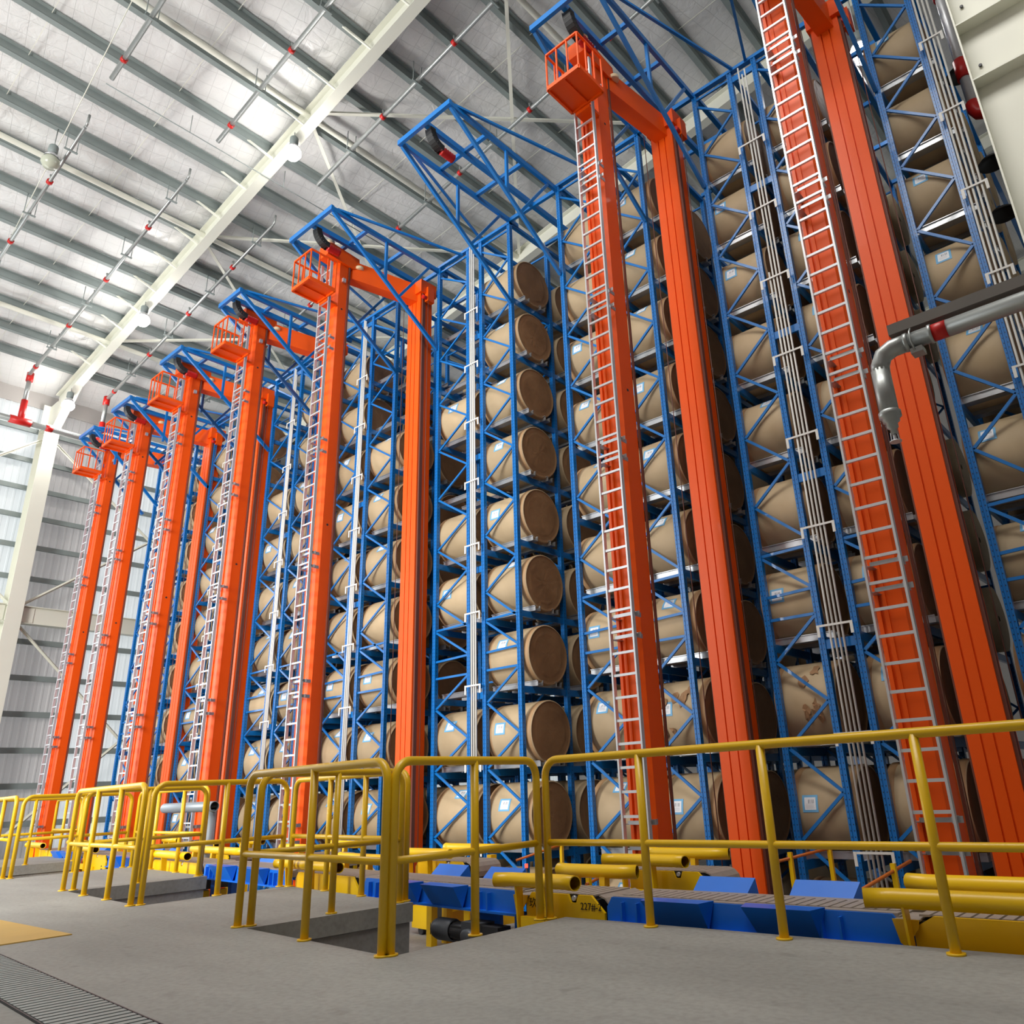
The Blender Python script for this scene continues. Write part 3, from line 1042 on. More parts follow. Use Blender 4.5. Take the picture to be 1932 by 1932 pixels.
def jib(i, xl, xr, label):
    zt = JZ.get(i, ztop((xl + xr) / 2) + 0.02)
    yt = JY[i]
    t = thing('jib_frame', label, 'steel frame', ((xl + xr) / 2, YF, zt), 0, 'blue guide rail frames over the aisles')
    ox, oy = (xl + xr) / 2, YF

    def B(name, a, b, w_, h, m='blue', upv=(0, 0, 1)):
        a = (a[0] - ox, a[1] - oy, a[2]); b = (b[0] - ox, b[1] - oy, b[2])
        return MB().bar(a, b, w_, h, upv).build(name, M[m], t)
    for x in (xl, xr):
        B('chord', (x, yt, 0), (x, YF + 0.3, 0), 0.07, 0.11)
        B('diagonal_strut', (x, yt + 0.05, -0.06), (x, YF, -2.25), 0.06, 0.09)
        B('drop_post', (x, 9.25, -0.05), (x, 9.25, -1.12), 0.055, 0.06)
        B('web_strut', (x, 10.55, -0.06), (x, 9.62, -1.40), 0.055, 0.06)
    B('tip_beam', (xl - 0.05, yt, 0), (xr + 0.05, yt, 0), 0.07, 0.12)
    for y in (8.74, 9.80): B('cross_beam', (xl, y, 0.04), (xr, y, 0.04), 0.07, 0.09)
    B('cross_beam', (xl - 0.05, YF + 0.03, 0.0), (xr + 0.05, YF + 0.03, 0.0), 0.07, 0.10)
    B('guide_rail', (ox, yt, 0.02), (ox, YF + 6.5, 0.02), 0.09, 0.13)
    for k in range(1, 5): B('cross_beam', (xl, YF + BAY * k, 0.06), (xr, YF + BAY * k, 0.06), 0.06, 0.09)
    B('stay', (xr, yt + 0.15, 0.06), (xr + 0.88, YF, 0.02), 0.05, 0.05)
    B('stay', (xl, yt + 0.15, 0.06), (xl - 0.95, YF, 0.02), 0.05, 0.05)
    # end stop: black bent bracket with a red rubber buffer
    mb = MB()
    pts = []
    for k in range(9):
        a = R(90) * k / 8
        pts.append((0, yt + 0.12 - oy + 0.30 * (1 - math.cos(a)) + 0.0, -0.06 - 0.32 * math.sin(a)))
    for p, q in zip(pts[:-1], pts[1:]): mb.bar(p, q, 0.16, 0.03)
    for sgn in (-1, 1):
        for p, q in zip(pts[:-1], pts[1:]): mb.bar((sgn * 0.08, p[1] + 0.05, p[2] + 0.03), (sgn * 0.08, q[1] + 0.05, q[2] + 0.03), 0.012, 0.13)
    o = mb.build('stop_bracket', M['black'], t)
    yb = pts[-1][1]
    prof = []
    for k in range(11): prof.append((0.075 if k % 2 else 0.095, yb + 0.05 + k * 0.03))
    bo = MB().lathe([(0.0, yb + 0.05)] + prof + [(0.0, yb + 0.35)], 14, 'Y', (0, 0, -0.36)).build('rubber_buffer', M['red'], t)
    recalc(bo.data)
    return t


JN = ['over the crane aisle at the right edge', 'above the nearest full crane with the basket', 'over the aisle with no crane in front', 'above the third crane from the right',
      'above the fourth crane from the right', 'above the fifth crane from the right', 'above the sixth crane from the right', 'above the leftmost crane']
AISLE = []
for i in range(8):
    xr = RACKS[i][0] + 0.02 if i < 7 else -27.05
    xl = RACKS[i + 1][3] + UW - 0.02 if i < 7 else xr - 1.15
    AISLE.append((xl, xr))
    jib(i, xl, xr, 'blue cantilevered guide rail frame ' + JN[i])


# ================================================================== stacker cranes
RUNG = MB().box(0.02, -0.016, -0.016, 0.38, 0.016, 0.016).mesh('rung', M['alu'])
LBR = MB()
LBR.box(0.06, 0.0, -0.022, 0.40, 0.012, 0.022)
LBR.box(0.36, -0.03, -0.03, 0.372, 0.19, 0.03)
LBR.box(0.372, 0.05, -0.03, 0.44, 0.062, 0.03)
LBR.box(-0.01, 0.0, -0.022, 0.07, 0.20, -0.014)
LBR = LBR.mesh('ladder_bracket', M['galv'])


def crane(i, X, Y, zb, rx, label):
    """X: right side of the ladder, Y: front of the ladder, zb: underside of the basket, rx: left edge of the rear mast"""
    zt = zb + 1.25
    t = thing('stacker_crane', label, 'crane', (X - 0.2, Y + 0.45, -0.9), 0, 'orange stacker cranes')
    ox, oy, oz = X - 0.2, Y + 0.45, -0.9

    def box(name, x0, y0, z0, x1, y1, z1, m='orange', parent=t):
        return MB().box(x0 - ox, y0 - oy, z0 - oz, x1 - ox, y1 - oy, z1 - oz).build(name, M[m], parent)
    mx0, mx1, my0, my1 = X - 0.40, X - 0.08, Y + 0.22, Y + (0.64 if i < 2 else 0.54)
    # front mast: box section with raised edge strips
    mast = MB()
    c = 0.05
    prof = [(mx0, my0), (mx1 - c, my0), (mx1, my0 + c), (mx1, my1 - c), (mx1 - c, my1), (mx0, my1)]
    mast.prism([(x - ox, y - oy) for x, y in prof], 'Z', -0.6 - oz, zt - oz)
    mo = mast.build('mast', M['orange'], t)
    recalc(mo.data)
    box('edge_strip', mx0 - 0.02, my0 - 0.035, -0.6, mx0 + 0.025, my0 + 0.1, zt - 0.1, 'orange', mo)
    box('edge_strip', mx0 + 0.055, my0 - 0.02, -0.6, mx0 + 0.10, my0, zt - 0.1, 'orange', mo)
    box('guide_rail', mx1, my1 - 0.035, -0.6, mx1 + 0.03, my1, zt - 0.1, 'orange_groove', mo)
    for z in (zt - 1.35, zt - 6.6):
        MB().tube([(mx1 + 0.002 - ox, (my0 + my1) / 2 - oy, z - oz), (mx1 + 0.004 - ox, (my0 + my1) / 2 - oy, z - oz)], 0.025, 10).build('hole', M['dark'], mo)
    box('junction_box', mx1, my0 + 0.12, zt - 0.62, mx1 + 0.05, my0 + 0.2, zt - 0.52, 'alu', mo)
    # ladder
    lad = thing('ladder', None, None, (X - 0.40 - ox, Y - oy, 0))
    lad.parent = t
    zl0, zl1 = -0.45, zb + 1.05
    for x in (0.0, 0.375):
        MB().box(x, -0.032, zl0 - oz, x + 0.025, 0.032, zl1 - oz).build('ladder_rail', M['alu'], lad)
    n = 0
    z = zl0 + 0.2
    while z < zl1 - 0.05:
        link('rung', RUNG, lad, (0, 0, z - oz))
        if n % 9 in (2, 3) and z < zb - 0.2: link('ladder_bracket', LBR, lad, (0, 0.02, z - oz - 0.07))
        z += 0.28
        n += 1
    # basket
    bx0, bx1, by0, by1 = X - 0.42, X + 0.25, Y - 0.70, Y - 0.04
    hb = 0.80
    bk = MB()
    fr = 0.04
    for a, b in (((bx0, by0), (bx1, by0)), ((bx1, by0), (bx1, by1)), ((bx1, by1), (bx0, by1)), ((bx0, by1), (bx0, by0))):
        bk.bar((a[0] - ox, a[1] - oy, zb + fr - oz), (b[0] - ox, b[1] - oy, zb + fr - oz), 0.04, 0.08)
    fo = bk.build('basket_rim', M['orange'], t)
    box('basket_floor', bx0 + 0.02, by0 + 0.02, zb + 0.045, bx1 - 0.02, by1 - 0.02, zb + 0.06)
    box('floor_rib', (bx0 + bx1) / 2 - 0.015, by0 + 0.02, zb + 0.01, (bx0 + bx1) / 2 + 0.015, by1 - 0.02, zb + 0.045)
    bk = MB()
    for a, b in (((bx0, by0), (bx1, by0)), ((bx1, by0), (bx1, by1)), ((bx0, by1), (bx0, by0))):
        bk.bar((a[0] - ox, a[1] - oy, zb + hb - oz), (b[0] - ox, b[1] - oy, zb + hb - oz), 0.035, 0.035)
    bk.build('basket_top_rail', M['orange'], t)
    bars = []
    for k in range(4): bars.append((bx0 + (bx1 - bx0) * k / 3, by0))
    for k in (1, 2, 3): bars += [(bx0, by0 + (by1 - by0) * k / 3), (bx1, by0 + (by1 - by0) * k / 3)]
    for (x, y) in bars: box('basket_bar', x - 0.012, y - 0.012, zb + 0.06, x + 0.012, y + 0.012, zb + hb)
    MB().bar((X - 0.2 - ox, by1 - oy, zb - 0.05 - oz), (X - 0.2 - ox, my0 + 0.02 - oy, zb - 0.05 - oz), 0.30, 0.06).build('basket_bracket', M['orange'], t)
    # head beam
    hx0, hx1 = X - 0.37, X - 0.02
    hb_ = MB().prism([(Y - 0.12 - oy, zt - 0.10 - oz), (Y - 0.12 - oy, zt + 0.22 - oz), (Y + 0.02 - oy, zt + 0.26 - oz), (Y + 0.75 - oy, zt + 0.20 - oz), (Y + 0.78 - oy, zt - 0.08 - oz), (Y + 0.6 - oy, zt - 0.14 - oz)], 'X', hx0 - ox, hx1 - ox)
    ho = hb_.build('beam_head', M['orange'], t)
    recalc(ho.data)
    ry0 = Y + 2.10
    rc = rx + 0.245
    a0, a1 = (X - 0.2, Y + 0.6), (rc, ry0 + 0.1)
    mb = MB()
    w2 = 0.14
    mb.quad_box([(a0[0] - w2 - ox, a0[1] - oy, zt - 0.40 - oz), (a0[0] + w2 - ox, a0[1] - oy, zt - 0.40 - oz), (a1[0] + w2 - ox, a1[1] - oy, zt - 0.60 - oz), (a1[0] - w2 - ox, a1[1] - oy, zt - 0.60 - oz),
                 (a0[0] - w2 - ox, a0[1] - oy, zt + 0.10 - oz), (a0[0] + w2 - ox, a0[1] - oy, zt + 0.10 - oz), (a1[0] + w2 - ox, a1[1] - oy, zt - 0.12 - oz), (a1[0] - w2 - ox, a1[1] - oy, zt - 0.12 - oz)])
    mb.build('top_beam', M['orange'], t)
    for (x, y, z) in ((X - 0.1, Y - 0.02, zt + 0.30), (X - 0.02, Y + 0.76, zt - 0.06), (rc + 0.2, ry0 + 0.3, zt - 0.2)):
        ro = MB().lathe([(0.0, -0.04), (0.09, -0.04), (0.10, -0.03), (0.10, 0.03), (0.09, 0.04), (0.0, 0.04)], 16, 'Z', (x - ox, y - oy, z - oz)).build('guide_roller', M['cream'], t)
        recalc(ro.data)
    # rear mast with its ribbed face
    zr1 = zt - 0.35
    rm = MB().box(rx - ox, ry0 + 0.03 - oy, -1.6 - oz, rx + 0.46 - ox, ry0 + 0.36 - oy, zr1 - oz).build('rear_mast', M['orange'], t)
    for a, b in ((0.0, 0.145), (0.165, 0.285), (0.305, 0.46)):
        box('face_strip', rx + a, ry0, -1.6, rx + b, ry0 + 0.03, zr1, 'orange', rm)
    box('guide_rail', rx + 0.46, ry0 + 0.04, -1.6, rx + 0.50, ry0 + 0.12, zr1, 'orange_groove', rm)
    box('guide_rail', rx - 0.03, ry0 + 0.04, -1.6, rx, ry0 + 0.10, zr1, 'orange_groove', rm)
    box('rear_head', rx - 0.05, ry0 - 0.06, zr1 - 0.05, rx + 0.55, ry0 + 0.42, zr1 + 0.30)
    box('head_bracket', rx + 0.5, ry0 + 0.1, zr1 - 0.28, rx + 0.62, ry0 + 0.3, zr1 + 0.12)
    MB().tube([(rx + 0.56 - ox, ry0 + 0.08 - oy, zr1 - 0.2 - oz), (rx + 0.56 - ox, ry0 - 0.02 - oy, zr1 - 0.2 - oz)], 0.05, 10).build('end_bumper', M['red'], t)
    # hoist ropes
    for (x, y) in ((rx - 0.14, ry0 - 0.02), (rx + 0.6, ry0 + 0.12)):
        MB().tube([(x - ox, y - oy, -0.6 - oz), (x - ox, y - oy, zr1 + 0.1 - oz)], 0.008, 5).build('hoist_rope', M['rope'], t)
    # ground carriage
    MB().box(X - 0.45 - ox, Y + 0.1 - oy, 0.02, X + 0.05 - ox, Y + 1.05 - oy, 0.42).build('carriage', M['orange'], t)
    for y in (Y + 0.3, Y + 0.85):
        wo = MB().lathe([(0.0, -0.05), (0.16, -0.05), (0.16, 0.05), (0.0, 0.05)], 16, 'X', (X - 0.2 - ox, y - oy, 0.16)).build('wheel', M['dark'], t)
    return t


CR = [(-2.28, 8.4, 11.95, -2.55, 'orange stacker crane at the right, its mast top cut off by the picture edge'),
      (-5.69, 8.4, 11.85, -5.83, 'orange stacker crane with a basket at top centre right'),
      (-13.30, 8.4, 11.58, -13.10, 'orange stacker crane in the third position from the right, mast left of centre'),
      (-16.92, 8.4, 11.50, -16.75, 'orange stacker crane, fourth from the right, left of the white conduits'),
      (-20.48, 8.43, 11.36, -20.35, 'orange stacker crane, fifth from the right'),
      (-24.1, 8.66, 11.30, -23.85, 'orange stacker crane, second from the left'),
      (-27.8, 9.1, 11.65, -27.5, 'leftmost orange stacker crane in front of the ribbed wall')]
for i, a in enumerate(CR): crane(i, *a)

# ================================================================== yellow guard railings
def railing(pts, label, zt=1.17, zm=0.545, r=0.031):
    """posts at pts; the end posts bend into the top rail"""
    p0 = Vector((pts[0][0], pts[0][1], 0))
    t = thing('guard_railing', label, 'railing', p0, 0, 'yellow guard railings')
    P = [Vector((x, y, 0)) - p0 for x, y in pts]
    a, b = P[0], P[-1]
    d = (b - a).normalized()
    rad = 0.13
    path = [a, a + Vector((0, 0, zt - rad))]
    for k in range(1, 7):
        q = R(90) * k / 6
        path.append(a + d * rad * (1 - math.cos(q)) + Vector((0, 0, zt - rad + rad * math.sin(q))))
    for m in P[1:-1]:
        path.append(Vector((m.x, m.y, zt)))
    for k in range(6, 0, -1):
        q = R(90) * k / 6
        path.append(b - d * rad * (1 - math.cos(q)) + Vector((0, 0, zt - rad + rad * math.sin(q))))
    path += [b + Vector((0, 0, zt - rad)), b]
    MB().tube(path, r, 12).build('bent_rail', M['rail_yellow'], t)
    MB().tube([a + Vector((0, 0, zm))] + [m + Vector((0, 0, zm)) for m in P[1:-1]] + [b + Vector((0, 0, zm))], r * 0.82, 10).build('mid_rail', M['rail_yellow'], t)
    for m in P[1:-1]:
        MB().tube([m, m + Vector((0, 0, zt))], r, 10).build('post', M['rail_yellow'], t)
    for m in P:
        MB().tube([m + Vector((0, 0, 0.0)), m + Vector((0, 0, 0.012))], r * 1.7, 10).build('base_weld', M['rail_yellow'], t)
    return t


railing([(-4.53, 5.20), (-3.60, 5.22), (-2.57, 5.19), (-1.55, 5.17), (-0.45, 5.15), (0.6, 5.13)], 'long yellow railing along the platform edge at bottom right')
railing([(-4.52, 3.63), (-4.54, 4.40), (-4.57, 5.13)], 'yellow railing on the right side of the nearest pit')
railing([(-6.68, 3.79), (-5.57, 3.69), (-4.545, 3.585)], 'yellow railing across the near end of the nearest pit')
railing([(-6.64, 3.88), (-6.57, 4.61), (-6.54, 5.34)], 'yellow railing on the left side of the nearest pit')
railing([(-6.56, 5.43), (-7.35, 5.51), (-8.19, 5.65), (-9.06, 5.75)], 'yellow railing on the front of the pier beside the nearest pit')
railing([(-9.18, 4.10), (-9.13, 4.90), (-9.17, 5.70)], 'yellow railing on the right side of the second pit')
railing([(-11.88, 4.32), (-10.93, 4.21), (-10.13, 4.15), (-9.22, 4.02)], 'yellow railing across the near end of the second pit')
railing([(-11.82, 4.42), (-11.78, 5.2), (-11.80, 6.02)], 'yellow railing on the left side of the second pit')
railing([(-11.90, 6.10), (-12.88, 6.22), (-14.02, 6.35), (-15.0, 6.46)], 'yellow railing on the front of the second pier from the right')
railing([(-15.06, 4.70), (-15.1, 5.6), (-15.12, 6.38)], 'yellow railing on the right side of the third pit')
railing([(-18.5, 5.02), (-17.4, 4.92), (-16.3, 4.80), (-15.2, 4.64)], 'yellow railing across the near end of the third pit')
railing([(-18.52, 5.14), (-18.48, 5.98), (-18.42, 6.80)], 'yellow railing on the left side of the third pit')
railing([(-18.5, 6.90), (-19.4, 7.04), (-20.3, 7.18), (-21.2, 7.30)], 'yellow railing on the front of the leftmost pier')

# ================================================================== things lying on the platform
t = thing('floor_plate', 'tan steel plate lying flat on the concrete at the left edge', 'plate', (-9.1, 2.1, 0))
MB().box(-1.6, -0.8, 0.0, 1.39, 0.83, 0.008).build('sheet', M['plate'], t)
gr = thing('drain_grating', 'ribbed grey metal floor grating strip at bottom left', 'grating', (-4.5, 1.88, 0), R(-4.5))
MB().box(-4.6, -0.175, -0.002, 4.6, 0.175, 0.004).build('tray', M['dark'], gr)
for y in (-0.182, 0.176): MB().box(-4.6, y, 0.0, 4.6, y + 0.008, 0.012).build('frame_bar', M['dark'], gr)
gs = MB().box(-0.024, -0.17, 0.003, 0.024, 0.17, 0.013).mesh('grating_slat', M['grey_steel'])
for k in range(132): link('grating_slat', gs, gr, (-4.55 + k * 0.069, 0, 0))


# ================================================================== conveyors
def text_mesh(s, size, m):
    cu = bpy.data.curves.new('marking', 'FONT')
    cu.body = s
    cu.size = size
    cu.align_x = 'CENTER'
    cu.extrude = 0.0008
    o = bpy.data.objects.new('marking', cu)
    C.objects.link(o)
    dg = bpy.context.evaluated_depsgraph_get()
    me = bpy.data.meshes.new_from_object(o.evaluated_get(dg))
    bpy.data.objects.remove(o)
    me.materials.clear()
    me.materials.append(m)
    return me


def slats(t, x0, x1, y0, y1, z, pitch=0.078):
    n = int((x1 - x0) / pitch)
    me = SL_CACHE.get(round(y1 - y0, 3))
    if me is None:
        mb = MB()
        mb.prism([(-0.033, 0.0), (0.033, 0.0), (0.030, 0.012), (-0.030, 0.012)], 'Y', 0, y1 - y0)
        me = recalc(mb.mesh('chain_slat', M['slat']))
        SL_CACHE[round(y1 - y0, 3)] = me
    for k in range(n): link('chain_slat', me, t, (x0 + pitch * (k + 0.5), y0, z))


SL_CACHE = {}


def blue_conveyor(loc, L, label, rz=0.0, motor=False, ztop_=0.12, det=True, near=(0.19, 0.55), far=(0.20, 0.56), gw=0.21):
    """origin: near left end at platform level; runs along +x, 1.1 m deep"""
    D = 0.56
    t = thing('chain_conveyor', label, 'conveyor', loc, rz, 'blue chain conveyors')
    zt, zb = ztop_, -0.07
    for y, s in ((0.0, 1), (D, -1)):
        mb = MB()
        mb.prism([(0.0, zb), (L, zb), (L, zt - 0.10), (L - 0.08, zt), (0.05, zt), (0.0, zt - 0.07)], 'Y', y, y + s * 0.02)
        o = mb.build('side_plate', M['deep_blue'], t)
        recalc(o.data)
        MB().box(0.03, min(y, y - s * 0.05), zb, L - 0.01, max(y, y - s * 0.05), zb + 0.018).build('bottom_flange', M['deep_blue'], t)
        for x in (0.16, 0.30, L - 0.55, L - 0.42):
            if det: MB().box(x, y - s * 0.045 if s > 0 else y, zb + 0.01, x + 0.016, y if s > 0 else y + 0.045, zt - 0.03).build('stiffener', M['deep_blue'], t)
    MB().box(0.04, 0.02, zt - 0.07, L - 0.04, D - 0.02, zt - 0.01).build('deck', M['slat'], t)
    slats(t, 0.08, L - 0.05, 0.11, D - 0.11, zt - 0.005)
    for y in (0.02, D - 0.10): MB().box(0.05, y, zt - 0.01, L - 0.05, y + 0.08, zt + 0.004).build('chain_guard', M['slat'], t)
    # outward sloping guide plates, near and far
    for j in range(2):
        for y, s in ((0.0, -1), (D, 1)):
            x0 = L * (near if s < 0 else far)[j]
            x1 = x0 + gw * L
            mb = MB()
            a, b_ = 0.10, 0.30 if s < 0 else 0.26
            if s < 0:
                top = [(x0 - 0.04, y, zt + 0.01), (x1 + 0.04, y, zt + 0.01)]
                bot = [(x1 - 0.02, y - 0.02, zb + 0.01), (x0 + 0.06, y - 0.02, zb + 0.01)]
                out = [(x0, y - 0.15, zt + 0.008), (x1, y - 0.15, zt + 0.008)]
                v = top + [out[1], out[0]]
                mb.v = [top[0], top[1], out[1], out[0], (x0 + 0.05, y - 0.03, zb + 0.02), (x1 - 0.0, y - 0.03, zb + 0.02)]
                mb.f = [(0, 1, 2, 3), (3, 2, 5, 4), (0, 3, 4), (1, 5, 2)]
            else:
                mb.v = [(x0, y, zt), (x1, y, zt), (x1 + 0.03, y + 0.10, zt + 0.10), (x0 + 0.02, y + 0.10, zt + 0.10), (x0, y + 0.14, zt - 0.05), (x1 + 0.03, y + 0.14, zt - 0.05)]
                mb.f = [(0, 1, 2, 3), (3, 2, 5, 4), (0, 3, 4), (1, 5, 2)]
            o = mb.build('guide_plate', M['deep_blue'], t)
            md = o.modifiers.new('thick', 'SOLIDIFY')
            md.thickness = 0.01
    for x in ((L - 0.2,) if motor else (0.05, L - 0.2)):
        for y in (0.1, D - 0.2):
            MB().box(x, y, -0.9, x + 0.12, y + 0.1, zb).build('leg', M['deep_blue'], t)
    if motor:
        mo = thing('gear_motor', None, None, (1.72, -0.02, -0.25))
        mo.parent = t
        mo.scale = (0.85, 0.62, 0.62)
        o = MB().lathe([(0.0, -0.40), (0.10, -0.40), (0.13, -0.38), (0.155, -0.31), (0.155, -0.06), (0.13, -0.05)], 20, 'X').build('fan_cowl', M['motor'], mo)
        recalc(o.data)
        for k in range(9):
            MB().tube([(-0.402, -0.10 + k * 0.025, -0.08), (-0.402, -0.10 + k * 0.025, 0.08)], 0.004, 5).build('grille_bar', M['dark'], mo)
        o = MB().lathe([(0.11, -0.06), (0.115, 0.20), (0.0, 0.20)], 16, 'X').build('motor_body', M['dark'], mo)
        for k in range(10):
            a = 2 * math.pi * k / 10
            MB().bar((-0.04, 0.115 * math.cos(a), 0.115 * math.sin(a)), (0.19, 0.115 * math.cos(a), 0.115 * math.sin(a)), 0.012, 0.03).build('cooling_fin', M['dark'], mo)
        MB().box(0.20, -0.14, -0.14, 0.50, 0.16, 0.16).build('gearbox', M['motor'], mo)
        o = MB().lathe([(0.0, -0.21), (0.07, -0.21), (0.10, -0.19), (0.10, -0.14)], 16, 'Y', (0.33, 0, -0.02)).build('gear_cover', M['motor'], mo)
        recalc(o.data)
        MB().box(0.50, -0.10, -0.10, 0.78, 0.14, 0.13).build('terminal_box', M['dark'], mo)
        MB().box(1.66, 0.18, -0.5, 2.10, 0.22, -0.05).build('drive_plate', M['deep_blue'], t)
    return t


def yellow_conveyor(loc, L, label, rz=0.0, num=None, flip=False, ztop_=0.12, name=True):
    """short yellow chain unit with two guard tubes; near plate faces -y"""
    D = 0.56
    t = thing('transfer_conveyor', label, 'conveyor', loc, rz, 'yellow transfer conveyors')
    zt, zb = ztop_, -0.26
    c0, c1 = (0.06, 0.13) if not flip else (0.13, 0.06)
    for y, s in ((0.0, 1), (D, -1)):
        mb = MB()
        bx = L * 0.62
        mb.prism([(0.0, zb), (L, zb), (L, zt - 0.12), (L - c1, zt), (bx + 0.055, zt), (bx + 0.03, zt - 0.06), (bx - 0.03, zt - 0.06), (bx - 0.055, zt), (c0, zt), (0.0, zt - 0.07)], 'Y', y, y + s * 0.025)
        o = mb.build('side_plate', M['yellow'], t)
        recalc(o.data)
        MB().box(bx - 0.06, y + s * 0.03, zt - 0.08, bx + 0.06, y + s * 0.04, zt).build('bearing_plate', M['black'], t)
        MB().tube([(bx, y + s * 0.03, zt - 0.028), (bx, y + s * 0.005, zt - 0.028)], 0.020, 12).build('bearing_cap', M['alu'], t)
        for x in (L * 0.36, L * 0.56):
            MB().box(x, y - s * 0.03 if s > 0 else y, zb, x + 0.014, y if s > 0 else y + 0.03, zb + 0.17).build('rib', M['yellow'], t)
            MB().tube([(x - 0.03, y - s * 0.012, zb + 0.15), (x - 0.03, y, zb + 0.15)], 0.012, 8).build('bolt', M['dark'], t)
        for (bx_, bz) in ((0.86, 0.19), (0.86, 0.14), (0.89, 0.14), (0.86, 0.09), (0.89, 0.09)):
            MB().tube([(L * bx_, y - s * 0.01, zb + bz), (L * bx_, y, zb + bz)], 0.011, 8).build('bolt', M['dark'], t)
    slats(t, 0.03, L - 0.03, 0.03, D - 0.03, zt - 0.008)
    # slat chain curling down round the end sprocket
    for k in range(4):
        a = R(20 + 26 * k)
        me = SL_CACHE[round(D - 0.06, 3)]
        o = link('chain_slat', me, t, (L - 0.10 + 0.12 * math.sin(a) + 0.02, 0.03, zt - 0.13 + 0.12 * math.cos(a)))
        o.rotation_euler = (0, a, 0)
    MB().box(0.02, 0.03, zb + 0.02, L - 0.08, D - 0.03, zt - 0.03).build('inner_frame', M['dark'], t)
    # guard tubes on posts
    for y, s in ((-0.02, -1), (D + 0.02, 1)):
        zt2 = 0.225
        yy = y + s * 0.09
        xa, xb = -0.22, L - 0.16
        path = [(xa, yy + s * 0.05, zt2), (xa + 0.16, yy, zt2), (xb - 0.16, yy, zt2), (xb, yy + s * 0.05, zt2)]
        rr = 0.058
        mb = MB()
        mb.tube(path, rr, 16, False)
        inner = [(xa, yy + s * 0.05, zt2), (xa + 0.16, yy, zt2), (xb - 0.16, yy, zt2), (xb, yy + s * 0.05, zt2)]
        mb.tube(inner, rr - 0.008, 16, False)
        for e in (0, 3):
            for k in range(16):
                a_, b_ = e * 16 + k, e * 16 + (k + 1) % 16
                mb.f.append((a_, b_, 64 + b_, 64 + a_))
        tb = mb.build('guard_tube', M['yellow'], t)
        for x in (-0.005, L * 0.38):
            pr = MB()
            if s < 0:
                pr.prism([(y + 0.02, zb + 0.06), (y - 0.10, zb + 0.10), (y - 0.13, zt2), (y - 0.09, zt2 + 0.045), (y - 0.04, zt2 - 0.02), (y - 0.03, zb + 0.2), (y + 0.02, zb + 0.15)], 'X', x, x + 0.016)
            else:
                pr.prism([(y + 0.02, zb + 0.1), (y + 0.12, zb + 0.14), (y + 0.12, zt2 - 0.02), (y + 0.05, zt2 - 0.02), (y + 0.03, zb + 0.2)], 'X', x, x + 0.06)
            po = pr.build('tube_post', M['yellow'], t)
            recalc(po.data)
        MB().box(0.036, y - 0.1 if s < 0 else y + 0.03, zb + 0.12, L * 0.36, y - 0.03 if s < 0 else y + 0.1, zb + 0.21).build('post_tie', M['yellow'], t)
    for x in (0.12, L - 0.2):
        for y in (0.1, D - 0.2): MB().box(x, y, -0.9, x + 0.1, y + 0.1, zb).build('leg', M['yellow'], t)
    if num:
        o = link('marking', text_mesh(num, 0.075, M['ink']), t, (L * 0.84, -0.003, zb + 0.275))
        o.rotation_euler = (R(90), 0, 0)
        o['label'] = 'black painted unit number'
        if name:
            o = link('marking', text_mesh('玖 龙', 0.085, M['ink']), t, (L * 0.155, -0.003, zb + 0.27))
            o.rotation_euler = (R(90), 0, 0)
            o['label'] = 'black painted characters'
    return t


def YD(x): return 5.60 + max(0.0, (-5.2 - x)) * 0.105


RZ = -0.105
yellow_conveyor((-1.90, 5.60, 0), 1.9, 'yellow transfer conveyor at the bottom right corner', 0, None, True)
blue_conveyor((-4.27, 5.60, 0), 2.33, 'long blue chain conveyor behind the railing at bottom right')
yellow_conveyor((-5.14, 5.60, 0), 0.84, 'yellow transfer conveyor with 227#-2 marking, between two blue conveyors', 0, '227#-2')
blue_conveyor((-7.80, YD(-7.80), 0), 2.60, 'blue chain conveyor with grey gear motor behind the nearest pit', RZ, True, near=(0.22, 0.50), far=(0.18, 0.53), gw=0.20)
yellow_conveyor((-9.38, YD(-9.38), 0), 1.48, 'yellow transfer conveyor behind the first pier', RZ)
blue_conveyor((-12.25, YD(-12.25), 0), 2.78, 'blue chain conveyor behind the second pit', RZ)
yellow_conveyor((-14.45, YD(-14.45), 0), 2.1, 'yellow transfer conveyor behind the second pier', RZ)
blue_conveyor((-16.85, YD(-16.85), 0), 2.3, 'blue chain conveyor left of the second pier', RZ, det=False)
yellow_conveyor((-18.5, YD(-18.5), 0), 1.55, 'yellow conveyor frame behind the third pit', RZ)
blue_conveyor((-20.8, YD(-20.8), 0), 2.2, 'blue chain conveyor behind the leftmost pier', RZ, det=False)
yellow_conveyor((-22.3, YD(-22.3), 0), 1.4, 'leftmost yellow transfer conveyor', RZ)
# second row, in front of the cranes
yellow_conveyor((-5.32, 7.40, 0), 0.95, 'yellow transfer conveyor in the second row before the orange mast', 0)
yellow_conveyor((-9.0, 7.62, 0), 1.05, 'yellow transfer conveyor with 216#-1 marking in the second row', -0.03, '216#-1', False, 0.12, False)
yellow_conveyor((-12.4, 7.95, 0), 1.0, 'yellow transfer conveyor in the second row left of the corner posts', RZ)
yellow_conveyor((-15.9, 8.25, 0), 1.0, 'yellow transfer conveyor in the second row, third from the right', RZ)
yellow_conveyor((-19.3, 8.3, 0), 0.8, 'yellow transfer conveyor in the second row, farthest left', RZ)

